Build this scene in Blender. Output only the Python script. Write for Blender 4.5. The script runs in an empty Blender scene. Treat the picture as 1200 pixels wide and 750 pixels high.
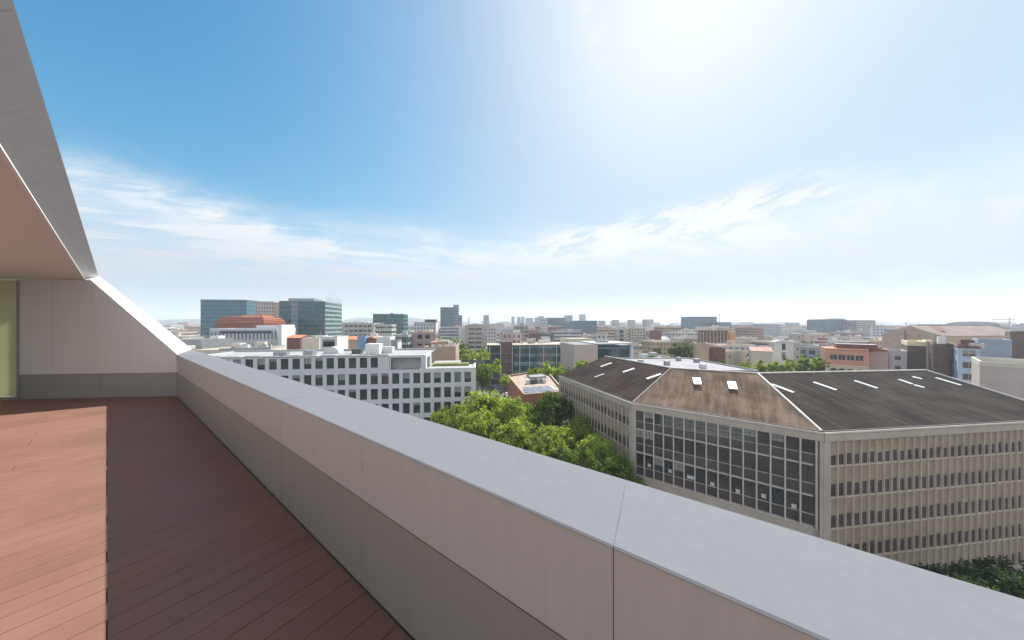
import bpy, bmesh, math, random
from mathutils import Vector, Matrix, noise
R = math.radians
S = bpy.context.scene
COL = S.collection
random.seed(11)

# ------------------------------------------------------------------ camera, sky, sun, exposure
F, HY, CZ = 335.0, 380.0, 32.0            # focal length in photo pixels, horizon row, eye height above the street
cam = bpy.data.cameras.new('camera'); cam_o = bpy.data.objects.new('camera', cam); COL.objects.link(cam_o)
cam_o.location = (0, 0, CZ); cam_o.rotation_euler = (R(90), 0, 0)
cam.sensor_width = 36; cam.lens = 36 * F / 1200; cam.shift_y = 5 / 1200
cam.clip_start = 0.05; cam.clip_end = 40000
S.camera = cam_o
SUN_AZ, SUN_EL = 33.3, 45.5
SKY_STRENGTH, SUN_STRENGTH, EXPOSURE = 0.12, 4.0, 1.02
HAZE_DENSITY = 0.00029
S.view_settings.view_transform = 'Standard'; S.view_settings.look = 'None'
S.view_settings.exposure = EXPOSURE; S.view_settings.gamma = 1; S.view_settings.use_curve_mapping = False
S.render.engine = 'CYCLES'
S.cycles.use_denoising = True
S.cycles.max_bounces = 8; S.cycles.diffuse_bounces = 5; S.cycles.glossy_bounces = 3
S.cycles.volume_bounces = 1; S.cycles.sample_clamp_indirect = 8


class NT:
    """small helper around a node tree"""
    def __init__(s, nt): s.nt = nt
    def n(s, t, **kw):
        x = s.nt.nodes.new(t)
        for k, v in kw.items(): setattr(x, k, v)
        return x
    def l(s, a, b): s.nt.links.new(a, b)
    def put(s, sock, v):
        if isinstance(v, bpy.types.NodeSocket): s.l(v, sock)
        elif v is not None:
            if isinstance(v, tuple) and len(v) == 3 and sock.type == 'RGBA': v = v + (1,)
            sock.default_value = v
    def math(s, op, a, b=None, c=None, clamp=False):
        x = s.n('ShaderNodeMath', operation=op, use_clamp=clamp)
        s.put(x.inputs[0], a); s.put(x.inputs[1], b)
        if c is not None: s.put(x.inputs[2], c)
        return x.outputs[0]
    def vmath(s, op, a, b=None):
        x = s.n('ShaderNodeVectorMath', operation=op); s.put(x.inputs[0], a)
        if b is not None: s.put(x.inputs[1], b)
        return x.outputs[0]
    def mix(s, f, a, b, mode='MIX'):
        x = s.n('ShaderNodeMix', data_type='RGBA', blend_type=mode)
        s.put(x.inputs[0], f); s.put(x.inputs[6], a); s.put(x.inputs[7], b)
        return x.outputs[2]
    def noise(s, vec, scale, detail=3, rough=.55, dist=0):
        x = s.n('ShaderNodeTexNoise'); s.put(x.inputs['Vector'], vec)
        x.inputs['Scale'].default_value = scale; x.inputs['Detail'].default_value = detail
        x.inputs['Roughness'].default_value = rough; x.inputs['Distortion'].default_value = dist
        return x.outputs[0]
    def smooth(s, v, a, b, c=0., d=1.):
        x = s.n('ShaderNodeMapRange', interpolation_type='SMOOTHSTEP')
        s.put(x.inputs[0], v)
        for i, q in enumerate((a, b, c, d)): s.put(x.inputs[i + 1], q)
        return x.outputs[0]
    def comb(s, x, y, z):
        c = s.n('ShaderNodeCombineXYZ')
        for i, v in enumerate((x, y, z)): s.put(c.inputs[i], v)
        return c.outputs[0]
    def sep(s, v):
        c = s.n('ShaderNodeSeparateXYZ'); s.put(c.inputs[0], v); return c.outputs


def make_world():
    w = bpy.data.worlds.new('World'); S.world = w; w.use_nodes = True
    T = NT(w.node_tree); w.node_tree.nodes.clear()
    out = T.n('ShaderNodeOutputWorld'); bg = T.n('ShaderNodeBackground'); T.l(bg.outputs[0], out.inputs[0])
    sky = T.n('ShaderNodeTexSky', sky_type='NISHITA', sun_disc=False)
    sky.sun_elevation = R(SUN_EL); sky.sun_rotation = R(SUN_AZ)
    sky.air_density = 1.0; sky.dust_density = 1.1; sky.ozone_density = 2.0; sky.altitude = 30
    hs = T.n('ShaderNodeHueSaturation'); T.l(sky.outputs[0], hs.inputs['Color'])
    hs.inputs['Hue'].default_value = .486; hs.inputs['Saturation'].default_value = 1.55; hs.inputs['Value'].default_value = .78
    d = T.vmath('NORMALIZE', T.n('ShaderNodeTexCoord').outputs['Generated'])
    x, y, z = T.sep(d)
    el = T.math('MULTIPLY', T.math('ARCSINE', z), 180 / math.pi)            # elevation, degrees
    az = T.math('MULTIPLY', T.math('ARCTAN2', x, y), 180 / math.pi)         # azimuth from +Y towards +X
    # wisps on a flat cloud layer, drawn out sideways by the wind
    k = T.math('DIVIDE', 1.0, T.math('ADD', T.math('MAXIMUM', z, 0.0), .10))
    px_, py_ = T.math('MULTIPLY', x, k), T.math('MULTIPLY', y, k)
    ca, sa = math.cos(R(-28)), math.sin(R(-28))
    u = T.math('ADD', T.math('MULTIPLY', px_, ca), T.math('MULTIPLY', py_, -sa))
    v = T.math('ADD', T.math('MULTIPLY', px_, sa), T.math('MULTIPLY', py_, ca))
    cv = T.comb(T.math('MULTIPLY', u, .55), T.math('MULTIPLY', v, 1.7), 3.7)
    n1 = T.noise(cv, 1.6, 8, .62, .5)
    n2 = T.noise(T.comb(az, T.math('MULTIPLY', el, 2.6), 1.3), .055, 6, .6, .4)
    # low veil of thin cloud that thickens to the horizon
    veil_top = T.math('ADD', 16.5, T.math('MULTIPLY', T.math('SUBTRACT', n2, .5), 16.0))
    veil = T.smooth(T.math('SUBTRACT', veil_top, el), -4.5, 9.0)
    fibr = T.smooth(n1, .40, .66)
    veil = T.math('MULTIPLY', veil, T.math('ADD', .62, T.math('MULTIPLY', fibr, .38)))
    # bright fibrous streak climbing to the right, and one small wisp high up
    def streak(az0, el0, slope, half_len, half_w, gain):
        da = T.math('SUBTRACT', az, az0)
        de = T.math('SUBTRACT', T.math('SUBTRACT', el, el0), T.math('MULTIPLY', da, slope))
        m = T.math('MULTIPLY', T.smooth(T.math('ABSOLUTE', da), half_len, half_len * .35), T.smooth(T.math('ABSOLUTE', de), half_w, half_w * .1))
        return T.math('MULTIPLY', T.math('MULTIPLY', m, T.smooth(n3, .40, .60)), gain)
    n3 = T.noise(T.comb(T.math('MULTIPLY', az, .33), T.math('SUBTRACT', el, T.math('MULTIPLY', az, .22)), 5.1), .5, 7, .64, .35)
    s1 = streak(26, 16.2, .075, 31, 4.6, 1.5)
    s2 = streak(16.6, 44.0, -1.2, 5, 5.5, 1.0)
    s3 = streak(-45, 14.6, -.12, 22, 4.0, .45)
    band = T.math('MULTIPLY', T.math('MULTIPLY', T.smooth(el, 19, 11), T.smooth(el, 1, 7)), T.math('MULTIPLY', T.smooth(n1, .42, .68), .55))
    s4 = streak(-8.2, 8.9, .1, 2.4, 1.5, .9)
    cl = T.math('MINIMUM', T.math('ADD', T.math('ADD', T.math('ADD', veil, band), s4), T.math('ADD', s1, T.math('ADD', s2, s3))), 1.0)
    # thin bright haze about the sun
    sd = Vector((math.sin(R(SUN_AZ)) * math.cos(R(SUN_EL)), math.cos(R(SUN_AZ)) * math.cos(R(SUN_EL)), math.sin(R(SUN_EL))))
    dt = T.n('ShaderNodeVectorMath', operation='DOT_PRODUCT'); T.l(d, dt.inputs[0]); dt.inputs[1].default_value = sd
    ang = T.math('MULTIPLY', T.math('ARCCOSINE', dt.outputs['Value']), 180 / math.pi)
    glow = T.smooth(ang, 34, 1)
    glow = T.math('MULTIPLY', T.math('POWER', glow, 1.5), .9)
    wveil = T.math('MULTIPLY', T.smooth(az, -58, 46), .64)      # thin high veil on the sunny side
    kk = Vector((1.85, 2.55, 3.7))       # soft shoulder: the thin haze evens out the brightest part of the sky
    q3 = T.vmath('POWER', T.vmath('DIVIDE', hs.outputs[0], kk), Vector((3, 3, 3)))
    soft = T.vmath('DIVIDE', hs.outputs[0], T.vmath('POWER', T.vmath('ADD', q3, Vector((1, 1, 1))), Vector((1 / 3, 1 / 3, 1 / 3))))
    base = T.mix(glow, T.mix(wveil, soft, (2.6, 3.2, 3.6)), (3.95, 4.05, 4.15))
    cloud_c = T.mix(T.smooth(el, 3, 16), (1.8, 2.0, 2.25), (3.6, 3.7, 3.8))
    colr = T.mix(cl, base, cloud_c)
    # added bright cloud in the unseen sky behind us, to lift shaded faces
    rear_fill = T.math('MULTIPLY', T.math('MULTIPLY', T.smooth(y, .02, -.45), T.smooth(el, 1, 18)), T.smooth(n1, .36, .56))
    colr = T.mix(rear_fill, colr, (5.6, 5.6, 5.6))
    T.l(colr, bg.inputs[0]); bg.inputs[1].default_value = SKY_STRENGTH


make_world()
sl = bpy.data.lights.new('sun', 'SUN'); sl.energy = SUN_STRENGTH; sl.angle = R(.5); sl.color = (1, .945, .86)
so = bpy.data.objects.new('sun', sl); COL.objects.link(so)
sdir = Vector((math.sin(R(SUN_AZ)) * math.cos(R(SUN_EL)), math.cos(R(SUN_AZ)) * math.cos(R(SUN_EL)), math.sin(R(SUN_EL))))
so.rotation_euler = (-sdir).to_track_quat('-Z', 'Y').to_euler(); so.location = (60, 60, 120)

# ------------------------------------------------------------------ helpers
Z3 = Vector((0, 0, 1))
def X_(px, Y): return (px - 600) / F * Y
def H_(py, Y): return CZ - (py - HY) / F * Y
def P_(px, py, Y): return Vector((X_(px, Y), Y, H_(py, Y)))
def ray(px, py): return Vector(((px - 600) / F, 1, -(py - HY) / F))
def dirv(az): return Vector((math.sin(R(az)), math.cos(R(az)), 0))


class MB:
    def __init__(s): s.v = []; s.f = []; s.m = []; s.uv = []; s.sm = []
    def poly(s, pts, mi=0, uvs=None, smooth=False):
        i = len(s.v); s.v += [Vector(p) for p in pts]; s.f.append(tuple(range(i, i + len(pts)))); s.m.append(mi)
        s.uv.append(uvs or [(0, 0)] * len(pts)); s.sm.append(smooth)
    def obox(s, o, a, b, c, mi=0, top=None):
        """box from corner o along a, b, c; uv in metres on its upright faces"""
        o, a, b, c = Vector(o), Vector(a), Vector(b), Vector(c)
        if a.cross(b).dot(c) < 0: o = o + a; a = -a
        la, lb, lc = a.length, b.length, c.length
        s.poly([o, o + a, o + a + c, o + c], mi, [(0, 0), (la, 0), (la, lc), (0, lc)])
        s.poly([o + a, o + a + b, o + a + b + c, o + a + c], mi, [(0, 0), (lb, 0), (lb, lc), (0, lc)])
        s.poly([o + a + b, o + b, o + b + c, o + a + b + c], mi, [(0, 0), (la, 0), (la, lc), (0, lc)])
        s.poly([o + b, o, o + c, o + b + c], mi, [(0, 0), (lb, 0), (lb, lc), (0, lc)])
        t = mi if top is None else top
        s.poly([o + c, o + a + c, o + a + b + c, o + b + c], t, [(0, 0), (la, 0), (la, lb), (0, lb)])
        s.poly([o + b, o + a + b, o + a, o], mi, [(0, 0)] * 4)
    def cyl(s, p, q, r0, r1=None, n=8, mi=0, cap=True, smooth=True):
        p, q = Vector(p), Vector(q); r1 = r0 if r1 is None else r1
        ax = (q - p).normalized(); t = ax.cross(Vector((0, 0, 1)) if abs(ax.z) < .9 else Vector((1, 0, 0))).normalized(); w = ax.cross(t)
        A = [p + (t * math.cos(2 * math.pi * i / n) + w * math.sin(2 * math.pi * i / n)) * r0 for i in range(n)]
        B = [q + (t * math.cos(2 * math.pi * i / n) + w * math.sin(2 * math.pi * i / n)) * r1 for i in range(n)]
        for i in range(n):
            j = (i + 1) % n; s.poly([A[i], A[j], B[j], B[i]], mi, None, smooth)
        if cap: s.poly(A[::-1], mi); s.poly(B, mi)
    def prism(s, pts, vec, mi=0, side=None):
        """polygon pts pushed along vec"""
        pts = [Vector(p) for p in pts]; vec = Vector(vec); sd = mi if side is None else side
        s.poly(pts, mi); s.poly([p + vec for p in pts][::-1], mi)
        for i in range(len(pts)):
            j = (i + 1) % len(pts); s.poly([pts[j], pts[i], pts[i] + vec, pts[j] + vec], sd)
    def mesh(s, name, mats, off=Vector((0, 0, 0)), fix=False, weld=False):
        me = bpy.data.meshes.new(name)
        me.from_pydata([tuple(p - off) for p in s.v], [], s.f)
        for m in mats: me.materials.append(m)
        me.polygons.foreach_set('material_index', s.m); me.polygons.foreach_set('use_smooth', s.sm)
        ul = me.uv_layers.new(name='UVMap'); flat = [c for fu in s.uv for q in fu for c in q]
        ul.data.foreach_set('uv', flat)
        if fix or weld:
            bm = bmesh.new(); bm.from_mesh(me)
            if weld: bmesh.ops.remove_doubles(bm, verts=bm.verts, dist=1e-4)
            bmesh.ops.recalc_face_normals(bm, faces=bm.faces); bm.to_mesh(me); bm.free()
        me.update(); return me
    def build(s, name, mats, parent=None, loc=None, fix=False, weld=False, bevel=0):
        """ONE mesh object; world coordinates in, origin at the parent's place (or at loc)"""
        off = Vector(parent['at']) if parent is not None else Vector(loc if loc is not None else (0, 0, 0))
        o = bpy.data.objects.new(name, s.mesh(name, mats, off, fix, weld)); COL.objects.link(o)
        if parent is not None: o.parent = parent
        else: o.location = off
        if bevel:
            b = o.modifiers.new('bevel', 'BEVEL'); b.width = bevel; b.segments = 2; b.limit_method = 'ANGLE'
        return o


def tag(o, label=None, cat=None, group=None, kind=None):
    if label: o['label'] = label
    if cat: o['category'] = cat
    if group: o['group'] = group
    if kind: o['kind'] = kind
    return o
def thing(name, label, cat, at, group=None):
    o = bpy.data.objects.new(name, None); COL.objects.link(o); o.location = Vector(at); o['at'] = tuple(at)
    o.empty_display_size = .5
    return tag(o, label, cat, group)
def copy_tree(o, parent=None):
    c = o.copy(); COL.objects.link(c)
    if parent is not None: c.parent = parent
    for ch in list(o.children): copy_tree(ch, c)
    return c

# ------------------------------------------------------------------ materials
MATS = {}
def mat(name, col, rough=.6, var=.1, scale=1.5, metal=0., spec=.5, bump=0., stretch=(1, 1, 1), dark=None, detail=4, objcol=False, dirt=0.):
    if name in MATS: return MATS[name]
    m = bpy.data.materials.new(name); m.use_nodes = True; T = NT(m.node_tree)
    b = m.node_tree.nodes['Principled BSDF']
    b.inputs['Roughness'].default_value = rough; b.inputs['Metallic'].default_value = metal
    b.inputs['Specular IOR Level'].default_value = spec
    base = T.n('ShaderNodeObjectInfo').outputs['Color'] if objcol else tuple(col)
    v = T.n('ShaderNodeNewGeometry').outputs['Position']
    v = T.vmath('MULTIPLY', v, Vector(stretch))
    if var:
        n = T.noise(v, scale, detail)
        f = T.smooth(n, .25, .75, 1 - var, 1 + var)
        c = T.n('ShaderNodeMix', data_type='RGBA', blend_type='MULTIPLY'); c.inputs[0].default_value = 1
        T.put(c.inputs[6], base); T.l(T.comb(f, f, f), c.inputs[7]); base = c.outputs[2]
    if dirt:
        n = T.noise(v, scale * .23, 5, .65)
        base = T.mix(T.math('MULTIPLY', T.smooth(n, .5, .75), dirt), base, tuple(x * .55 for x in col) if not objcol else (.15, .13, .12))
    T.put(b.inputs['Base Color'], base)
    if bump:
        bp = T.n('ShaderNodeBump'); bp.inputs['Strength'].default_value = bump; bp.inputs['Distance'].default_value = .02
        T.l(T.noise(v, scale * 3, 4), bp.inputs['Height']); T.l(bp.outputs[0], b.inputs['Normal'])
    MATS[name] = m; return m


def glass(name, col, rough=.06, spec=.9, var=.5, scale=.35):
    """window glass with the dim rooms behind: a dark coat that mirrors the sky"""
    if name in MATS: return MATS[name]
    m = mat(name, col, rough, var, scale, 0, spec); return m


def pattern(name, bay, storey, ww, wh, gcol, base_col=None, src='object', strip=False, groughness=.15, line=0., sill=.5, gvar=.6, line_col=(.3, .3, .3), spec=.6, wvar=.1):
    """far facades: window openings set out on the wall's own metres"""
    if name in MATS: return MATS[name]
    m = bpy.data.materials.new(name); m.use_nodes = True; T = NT(m.node_tree); b = m.node_tree.nodes['Principled BSDF']
    uv = T.n('ShaderNodeUVMap').outputs[0]; u, v, _ = T.sep(uv)
    uu, vv = T.math('DIVIDE', u, bay), T.math('DIVIDE', v, storey)
    fu, fv = T.math('FRACT', uu), T.math('FRACT', vv)
    mu = T.math('LESS_THAN', T.math('ABSOLUTE', T.math('SUBTRACT', fu, .5)), ww / 2)
    mv = T.math('LESS_THAN', T.math('ABSOLUTE', T.math('SUBTRACT', fv, sill)), wh / 2)
    msk = mv if strip else T.math('MULTIPLY', mu, mv)
    wn = T.n('ShaderNodeTexWhiteNoise', noise_dimensions='2D')
    T.l(T.comb(T.math('FLOOR', uu), T.math('FLOOR', vv), 0), wn.inputs['Vector'])
    rnd = wn.outputs[0]
    info = T.n('ShaderNodeObjectInfo')
    if src == 'object': base = info.outputs['Color']
    elif src == 'attr':
        a = T.n('ShaderNodeVertexColor'); a.layer_name = 'tint'; base = a.outputs[0]
    else: base = tuple(base_col)
    pos = T.n('ShaderNodeNewGeometry').outputs['Position']
    f = T.smooth(T.noise(T.vmath('MULTIPLY', pos, Vector((1, 1, .45))), .3, 5), .2, .8, 1 - wvar * 1.5, 1 + wvar)
    c = T.n('ShaderNodeMix', data_type='RGBA', blend_type='MULTIPLY'); c.inputs[0].default_value = 1
    T.put(c.inputs[6], base); T.l(T.comb(f, f, f), c.inputs[7]); base = c.outputs[2]
    g = T.mix(T.math('MULTIPLY', T.math('POWER', rnd, 2.5), gvar), tuple(gcol), (.30, .29, .27))
    colr = T.mix(msk, base, g)
    if line:
        ml = T.math('LESS_THAN', fu, line); colr = T.mix(ml, colr, tuple(line_col))
    T.l(colr, b.inputs['Base Color'])
    T.l(T.math('SUBTRACT', .75, T.math('MULTIPLY', msk, .75 - groughness)), b.inputs['Roughness'])
    b.inputs['Specular IOR Level'].default_value = spec
    MATS[name] = m; return m


M_CONC = mat('concrete_grey', (.36, .36, .35), .8, .15, .4, dirt=.3)
M_WHITE = mat('white_render', (.62, .62, .62), .75, .06, .5, dirt=.2)
M_CREAM = mat('cream_render', (.58, .52, .43), .8, .08, .4, dirt=.25)
M_TAN = mat('tan_render', (.42, .31, .23), .8, .12, .4, dirt=.3)
M_GREYR = mat('grey_roofing', (.20, .205, .21), .85, .25, .25, dirt=.5)
M_PALER = mat('pale_roofing', (.33, .335, .345), .8, .15, .2, dirt=.45)
M_WHITER = mat('white_roofing', (.36, .36, .365), .75, .12, .2, dirt=.3)
M_REDR = mat('red_tile_terrace', (.33, .17, .12), .85, .25, .35, dirt=.4)
M_TILE = mat('orange_roof_tiles', (.50, .20, .09), .8, .3, .8, bump=.4)
M_SAND = mat('sand_roofing', (.45, .39, .32), .85, .2, .3, dirt=.4)
M_BRICK = mat('red_brick', (.30, .13, .085), .85, .25, 1.2, bump=.3)
M_MAROON = mat('maroon_brick', (.17, .075, .065), .85, .25, .9, bump=.3)
M_BROWN = mat('brown_cladding', (.13, .085, .07), .7, .2, .6)
M_METAL = mat('grey_metal', (.30, .31, .33), .4, .12, .8, metal=.4)
M_DARKM = mat('dark_metal', (.06, .065, .07), .5, .15, 1)
M_WHITEM = mat('white_metal', (.52, .53, .54), .35, .05, 1)
M_GL1 = glass('dark_window_glass', (.018, .026, .03))
M_GL2 = glass('blind_behind_glass', (.06, .058, .055), .2, .6, .3)
M_GLP = glass('warm_dark_glass', (.055, .046, .05))
M_GL3 = glass('green_window_glass', (.02, .045, .045))
M_BLIND = mat('roller_blind', (.27, .265, .25), .35, .15, .5, spec=.7)
M_FRAME = mat('window_frame_dark', (.045, .05, .055), .45, .1, 2)
M_FRAMEW = mat('window_frame_pale', (.50, .51, .50), .5, .05, 2)

# ------------------------------------------------------------------ walls with real openings, and windows
def wall(mb, o, u, L, zt, us, rows, depth, mi=0):
    """upright wall from o along u (to the right seen from outside), top at height zt; openings us x rows are recessed by depth"""
    n = Vector((u.y, -u.x, 0)); z0 = o.z; spots = []
    vb = [z0] + [q for r in rows for q in r] + [zt]
    def q(a, b, c, d): 
        mb.poly([o + u * a + Z3 * (c - z0), o + u * b + Z3 * (c - z0), o + u * b + Z3 * (d - z0), o + u * a + Z3 * (d - z0)], mi, [(a, c), (b, c), (b, d), (a, d)])
    for i in range(0, len(vb), 2):
        if vb[i + 1] - vb[i] > 1e-4: q(0, L, vb[i], vb[i + 1])
    ub = [0] + [q_ for r in us for q_ in r] + [L]
    for (c, d) in rows:
        for i in range(0, len(ub), 2):
            if ub[i + 1] - ub[i] > 1e-4: q(ub[i], ub[i + 1], c, d)
        for (a, b) in us:
            A, B = o + u * a - Z3 * z0, o + u * b - Z3 * z0; back = -n * depth
            for p, r, e, g in ((A + Z3 * c, A + Z3 * d, 0, 0), (B + Z3 * d, B + Z3 * c, 0, 0), (B + Z3 * c, A + Z3 * c, 0, 0), (A + Z3 * d, B + Z3 * d, 0, 0)):
                mb.poly([p, r, r + back, p + back], mi)
            spots.append((o + u * ((a + b) / 2) - Z3 * z0 + Z3 * c + back, b - a, d - c))
    return spots


WIN = {}
def window_mesh(w, h, style, g):
    k = (round(w, 2), round(h, 2), style, g.name)
    if k in WIN: return WIN[k]
    mb = MB(); fw = .06
    fm = M_FRAMEW if style.startswith('pale') else M_FRAME
    mb.poly([(-w / 2, 0, 0), (w / 2, 0, 0), (w / 2, 0, h), (-w / 2, 0, h)], 0)
    def bar(x0, x1, z0, z1, t=.06): mb.obox((x0, -t, z0), (x1 - x0, 0, 0), (0, t - .004, 0), (0, 0, z1 - z0), 1)
    bar(-w / 2, -w / 2 + fw, 0, h); bar(w / 2 - fw, w / 2, 0, h); bar(-w / 2 + fw, w / 2 - fw, 0, fw); bar(-w / 2 + fw, w / 2 - fw, h - fw, h)
    if 'mid' in style: bar(-.03, .03, fw, h - fw, .055)
    if 'blind' in style: bar(-w / 2 + fw, w / 2 - fw, h * (.75 if style[-1] == 'a' else .45), h - fw, .02); mb.m[-6:] = [2] * 6
    if 'rail' in style: bar(-w / 2 + fw, w / 2 - fw, h * .68, h * .68 + .05, .05)
    WIN[k] = mb.mesh('window', [g, fm, M_BLIND]); return WIN[k]
def place_window(parent, spot, u, style='dark_mid', g=M_GL1, name='window'):
    p, w, h = spot
    o = bpy.data.objects.new(name, window_mesh(w, h, style, g)); COL.objects.link(o); o.parent = parent
    o.location = p - Vector(parent['at']); o.rotation_euler = (0, 0, math.atan2(u.y, u.x)); return o

RECT = []      # what each hand-placed building must keep in sight: (px0, px1, y_top, y_seen, distance)
FOOT = []      # their footprints
def span(L, bay, ww, m=None):
    n = max(1, int((L - .3) / bay)); mg = (L - n * bay) / 2
    return [(mg + i * bay + (bay - ww) / 2, mg + i * bay + (bay + ww) / 2) for i in range(n)]


def roof_bits(root, c, u, v, L, D, top, n, rnd):
    """plant and stair huts on a flat roof, each a part"""
    for i in range(n):
        a, b = rnd.uniform(.15, .75) * L, rnd.uniform(.25, .75) * D
        k = rnd.random(); mb = MB()
        if k < .45:
            w, d, h = rnd.uniform(2.2, 4.5), rnd.uniform(2.2, 3.5), rnd.uniform(1.8, 2.8)
            w, d = min(w, L * .35), min(d, D * .4)
            mb.obox(c + u * a + v * b + Z3 * top, u * w, v * d, Z3 * h, 0, 1)
            mb.build('stair_hut', [rnd.choice([M_WHITE, M_CREAM, M_CONC, M_TAN]), M_PALER], root)
        elif k < .85:
            w, d, h = rnd.uniform(1.2, 2.4), rnd.uniform(1, 2), rnd.uniform(.9, 1.5)
            mb.obox(c + u * a + v * b + Z3 * top, u * w, v * d, Z3 * h, 0)
            mb.cyl(c + u * (a + w / 2) + v * (b + d / 2) + Z3 * (top + h), c + u * (a + w / 2) + v * (b + d / 2) + Z3 * (top + h + .12), min(w, d) * .38, n=10, mi=1)
            mb.build('air_unit', [rnd.choice([M_METAL, M_WHITEM, M_CONC]), M_DARKM], root)
        else:
            q = c + u * a + v * b + Z3 * top
            mb.cyl(q, q + Z3 * rnd.uniform(2.5, 4.5), .06, n=5)
            for t in range(3): mb.cyl(q + Z3 * (1.8 + t * .35) - u * .6, q + Z3 * (1.8 + t * .35) + u * .6, .04, n=4)
            mb.build('antenna', [M_METAL], root)


def block(name, label, cat, pa, pb, py, Y, az=82.7, dep=14, wl=M_WHITE, rf=M_PALER, win=None, patt=None, col=None, vis=None, bits=0, par=.7,
          group=None, glassset=None, style='dark_mid', roofshape=None, cap=None, seed=None, sidewall=None, both=True):
    rnd = random.Random(seed if seed is not None else name + str(pa))
    if pa > 690 and Y < 340 and name not in ('lavender_roof_warehouse', 'brown_gable_hall', 'teal_hall'): az = math.degrees(math.atan(((pa + pb) / 2 - 600) / F)) + 84
    A = Vector((X_(pa, Y), Y, 0)); u = dirv(az); k = (pb - 600) / F
    L = (k * Y - A.x) / (u.x - k * u.y); n = Vector((u.y, -u.x, 0)); v = -n; top = H_(py, Y)
    at = A + u * (L / 2) + v * (dep / 2)
    root = thing(name, label, cat, at, group)
    vis = vis or py + 30
    RECT.append((pa, pb, py, vis, Y)); FOOT.append((A, u, v, L, dep))
    zlow = max(0.3, H_(vis, Y) - .5)
    right = (pa + pb) / 2 < 600
    B = A + u * L
    mb = MB(); spots = []
    side_o, side_u = (B, v) if right else (A + v * dep, -v)
    zt = top
    if win and not patt:
        bay, ww, wh, st, sill = win
        rows = []; z = top - st
        while z > 0.2:
            if z + sill + wh > zlow: rows.append((z + sill, z + sill + wh))
            z -= st
        rows = rows[::-1]
        us = span(L, bay, ww)
        sp = wall(mb, A, u, L, zt, us, rows, .22); spots += [(q, u) for q in sp]
        us2 = span(dep, bay, ww) if (dep > bay + .5 and both) else []
        if us2:
            sp = wall(mb, side_o, side_u, dep, zt, us2, rows, .22, 1); spots += [(q, side_u) for q in sp]
        else: mb.poly([side_o, side_o + side_u * dep, side_o + side_u * dep + Z3 * zt, side_o + Z3 * zt], 1)
        oth_o, oth_u = (A + v * dep, -v) if right else (B, v)
        mb.poly([oth_o, oth_o + oth_u * dep, oth_o + oth_u * dep + Z3 * zt, oth_o + Z3 * zt], 1)
        mb.poly([B + v * dep, A + v * dep, A + v * dep + Z3 * zt, B + v * dep + Z3 * zt], 0)
        # dark rooms behind the openings are closed off by the panes themselves
    else:
        for o_, u_, l_, mi in ((A, u, L, 0), (B, v, dep, 1), (B + v * dep, -u, L, 0), (A + v * dep, -v, dep, 1)):
            mb.poly([o_, o_ + u_ * l_, o_ + u_ * l_ + Z3 * zt, o_ + Z3 * zt], mi, [(0, -zt), (l_, -zt), (l_, 0), (0, 0)])
    w_o = mb.build('wall', [patt or wl, sidewall or patt or wl], root)
    if col: w_o.color = tuple(col) + (1,)
    # roof
    mb = MB()
    if roofshape == 'gable':
        h = min(dep, L) * .22
        a, b, c, d = A + Z3 * zt - u * .3 - v * .3, B + Z3 * zt + u * .3 - v * .3, B + v * (dep + .3) + Z3 * zt + u * .3, A + v * (dep + .3) + Z3 * zt - u * .3
        r0, r1 = (a + d) / 2 + Z3 * h, (b + c) / 2 + Z3 * h
        mb.poly([a, b, r1, r0]); mb.poly([c, d, r0, r1]); mb.poly([b, c, r1], 1); mb.poly([d, a, r0], 1)
    elif roofshape == 'gable_front':
        h = L * .2
        a, b, c, d = A + Z3 * zt - u * .3 - v * .3, B + Z3 * zt + u * .3 - v * .3, B + v * (dep + .3) + Z3 * zt + u * .3, A + v * (dep + .3) + Z3 * zt - u * .3
        r0, r1 = (a + b) / 2 + Z3 * h, (c + d) / 2 + Z3 * h
        mb.poly([b, c, r1, r0]); mb.poly([d, a, r0, r1]); mb.poly([a, b, r0], 1); mb.poly([c, d, r1], 1)
    elif roofshape == 'barrel':
        h = L * (.05 if name in ('teal_hall', 'domed_blue_block') else .16); N = 10
        for i in range(N):
            def pt(j, w): 
                t = math.pi * j / N
                return A + u * (L / 2 - math.cos(t) * L / 2) + Z3 * (zt + math.sin(t) * h) + v * w
            mb.poly([pt(i, 0), pt(i + 1, 0), pt(i + 1, dep), pt(i, dep)], 0, None, True)
        mb.poly([A + u * (L / 2 - math.cos(math.pi * j / N) * L / 2) + Z3 * (zt + math.sin(math.pi * j / N) * h) for j in range(N + 1)], 1)
    else:
        mb.poly([A + Z3 * (zt - .02), B + Z3 * (zt - .02), B + v * dep + Z3 * (zt - .02), A + v * dep + Z3 * (zt - .02)])
        if par:
            t = .3
            for o_, u_, l_ in ((A, u, L), (B, v, dep), (B + v * dep, -u, L), (A + v * dep, -v, dep)):
                inn = Z3.cross(u_)
                mb.obox(o_ + Z3 * (zt + .003) - u_ * .04 - inn * .04, u_ * (l_ - t + .04), inn * t, Z3 * par, 1)
    mb.build('roof', [rf, cap or (wl if not patt else M_PALER)], root)
    gs = glassset or [M_GL1, M_GL1, M_GL1, M_GL2, M_GL3]
    spots.sort(key=lambda q: -round(q[0][0].z, 1))
    for i, (sp, u_) in enumerate(spots[:100]):
        place_window(root, sp, u_, style + rnd.choice(['', '', '', '_blinda', '_blindb']), rnd.choice(gs))
    if len(spots) > 100:
        mb = MB()
        for (p, w, h), u_ in spots[100:]:
            mb.poly([p - u_ * w / 2, p + u_ * w / 2, p + u_ * w / 2 + Z3 * h, p - u_ * w / 2 + Z3 * h])
        tag(mb.build('window', [M_GL1], root), kind='stuff')
    if bits: roof_bits(root, A, u, v, L, dep, zt, bits, rnd)
    root['spec'] = ''; del root['spec']
    return root, A, u, v, L, top

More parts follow.
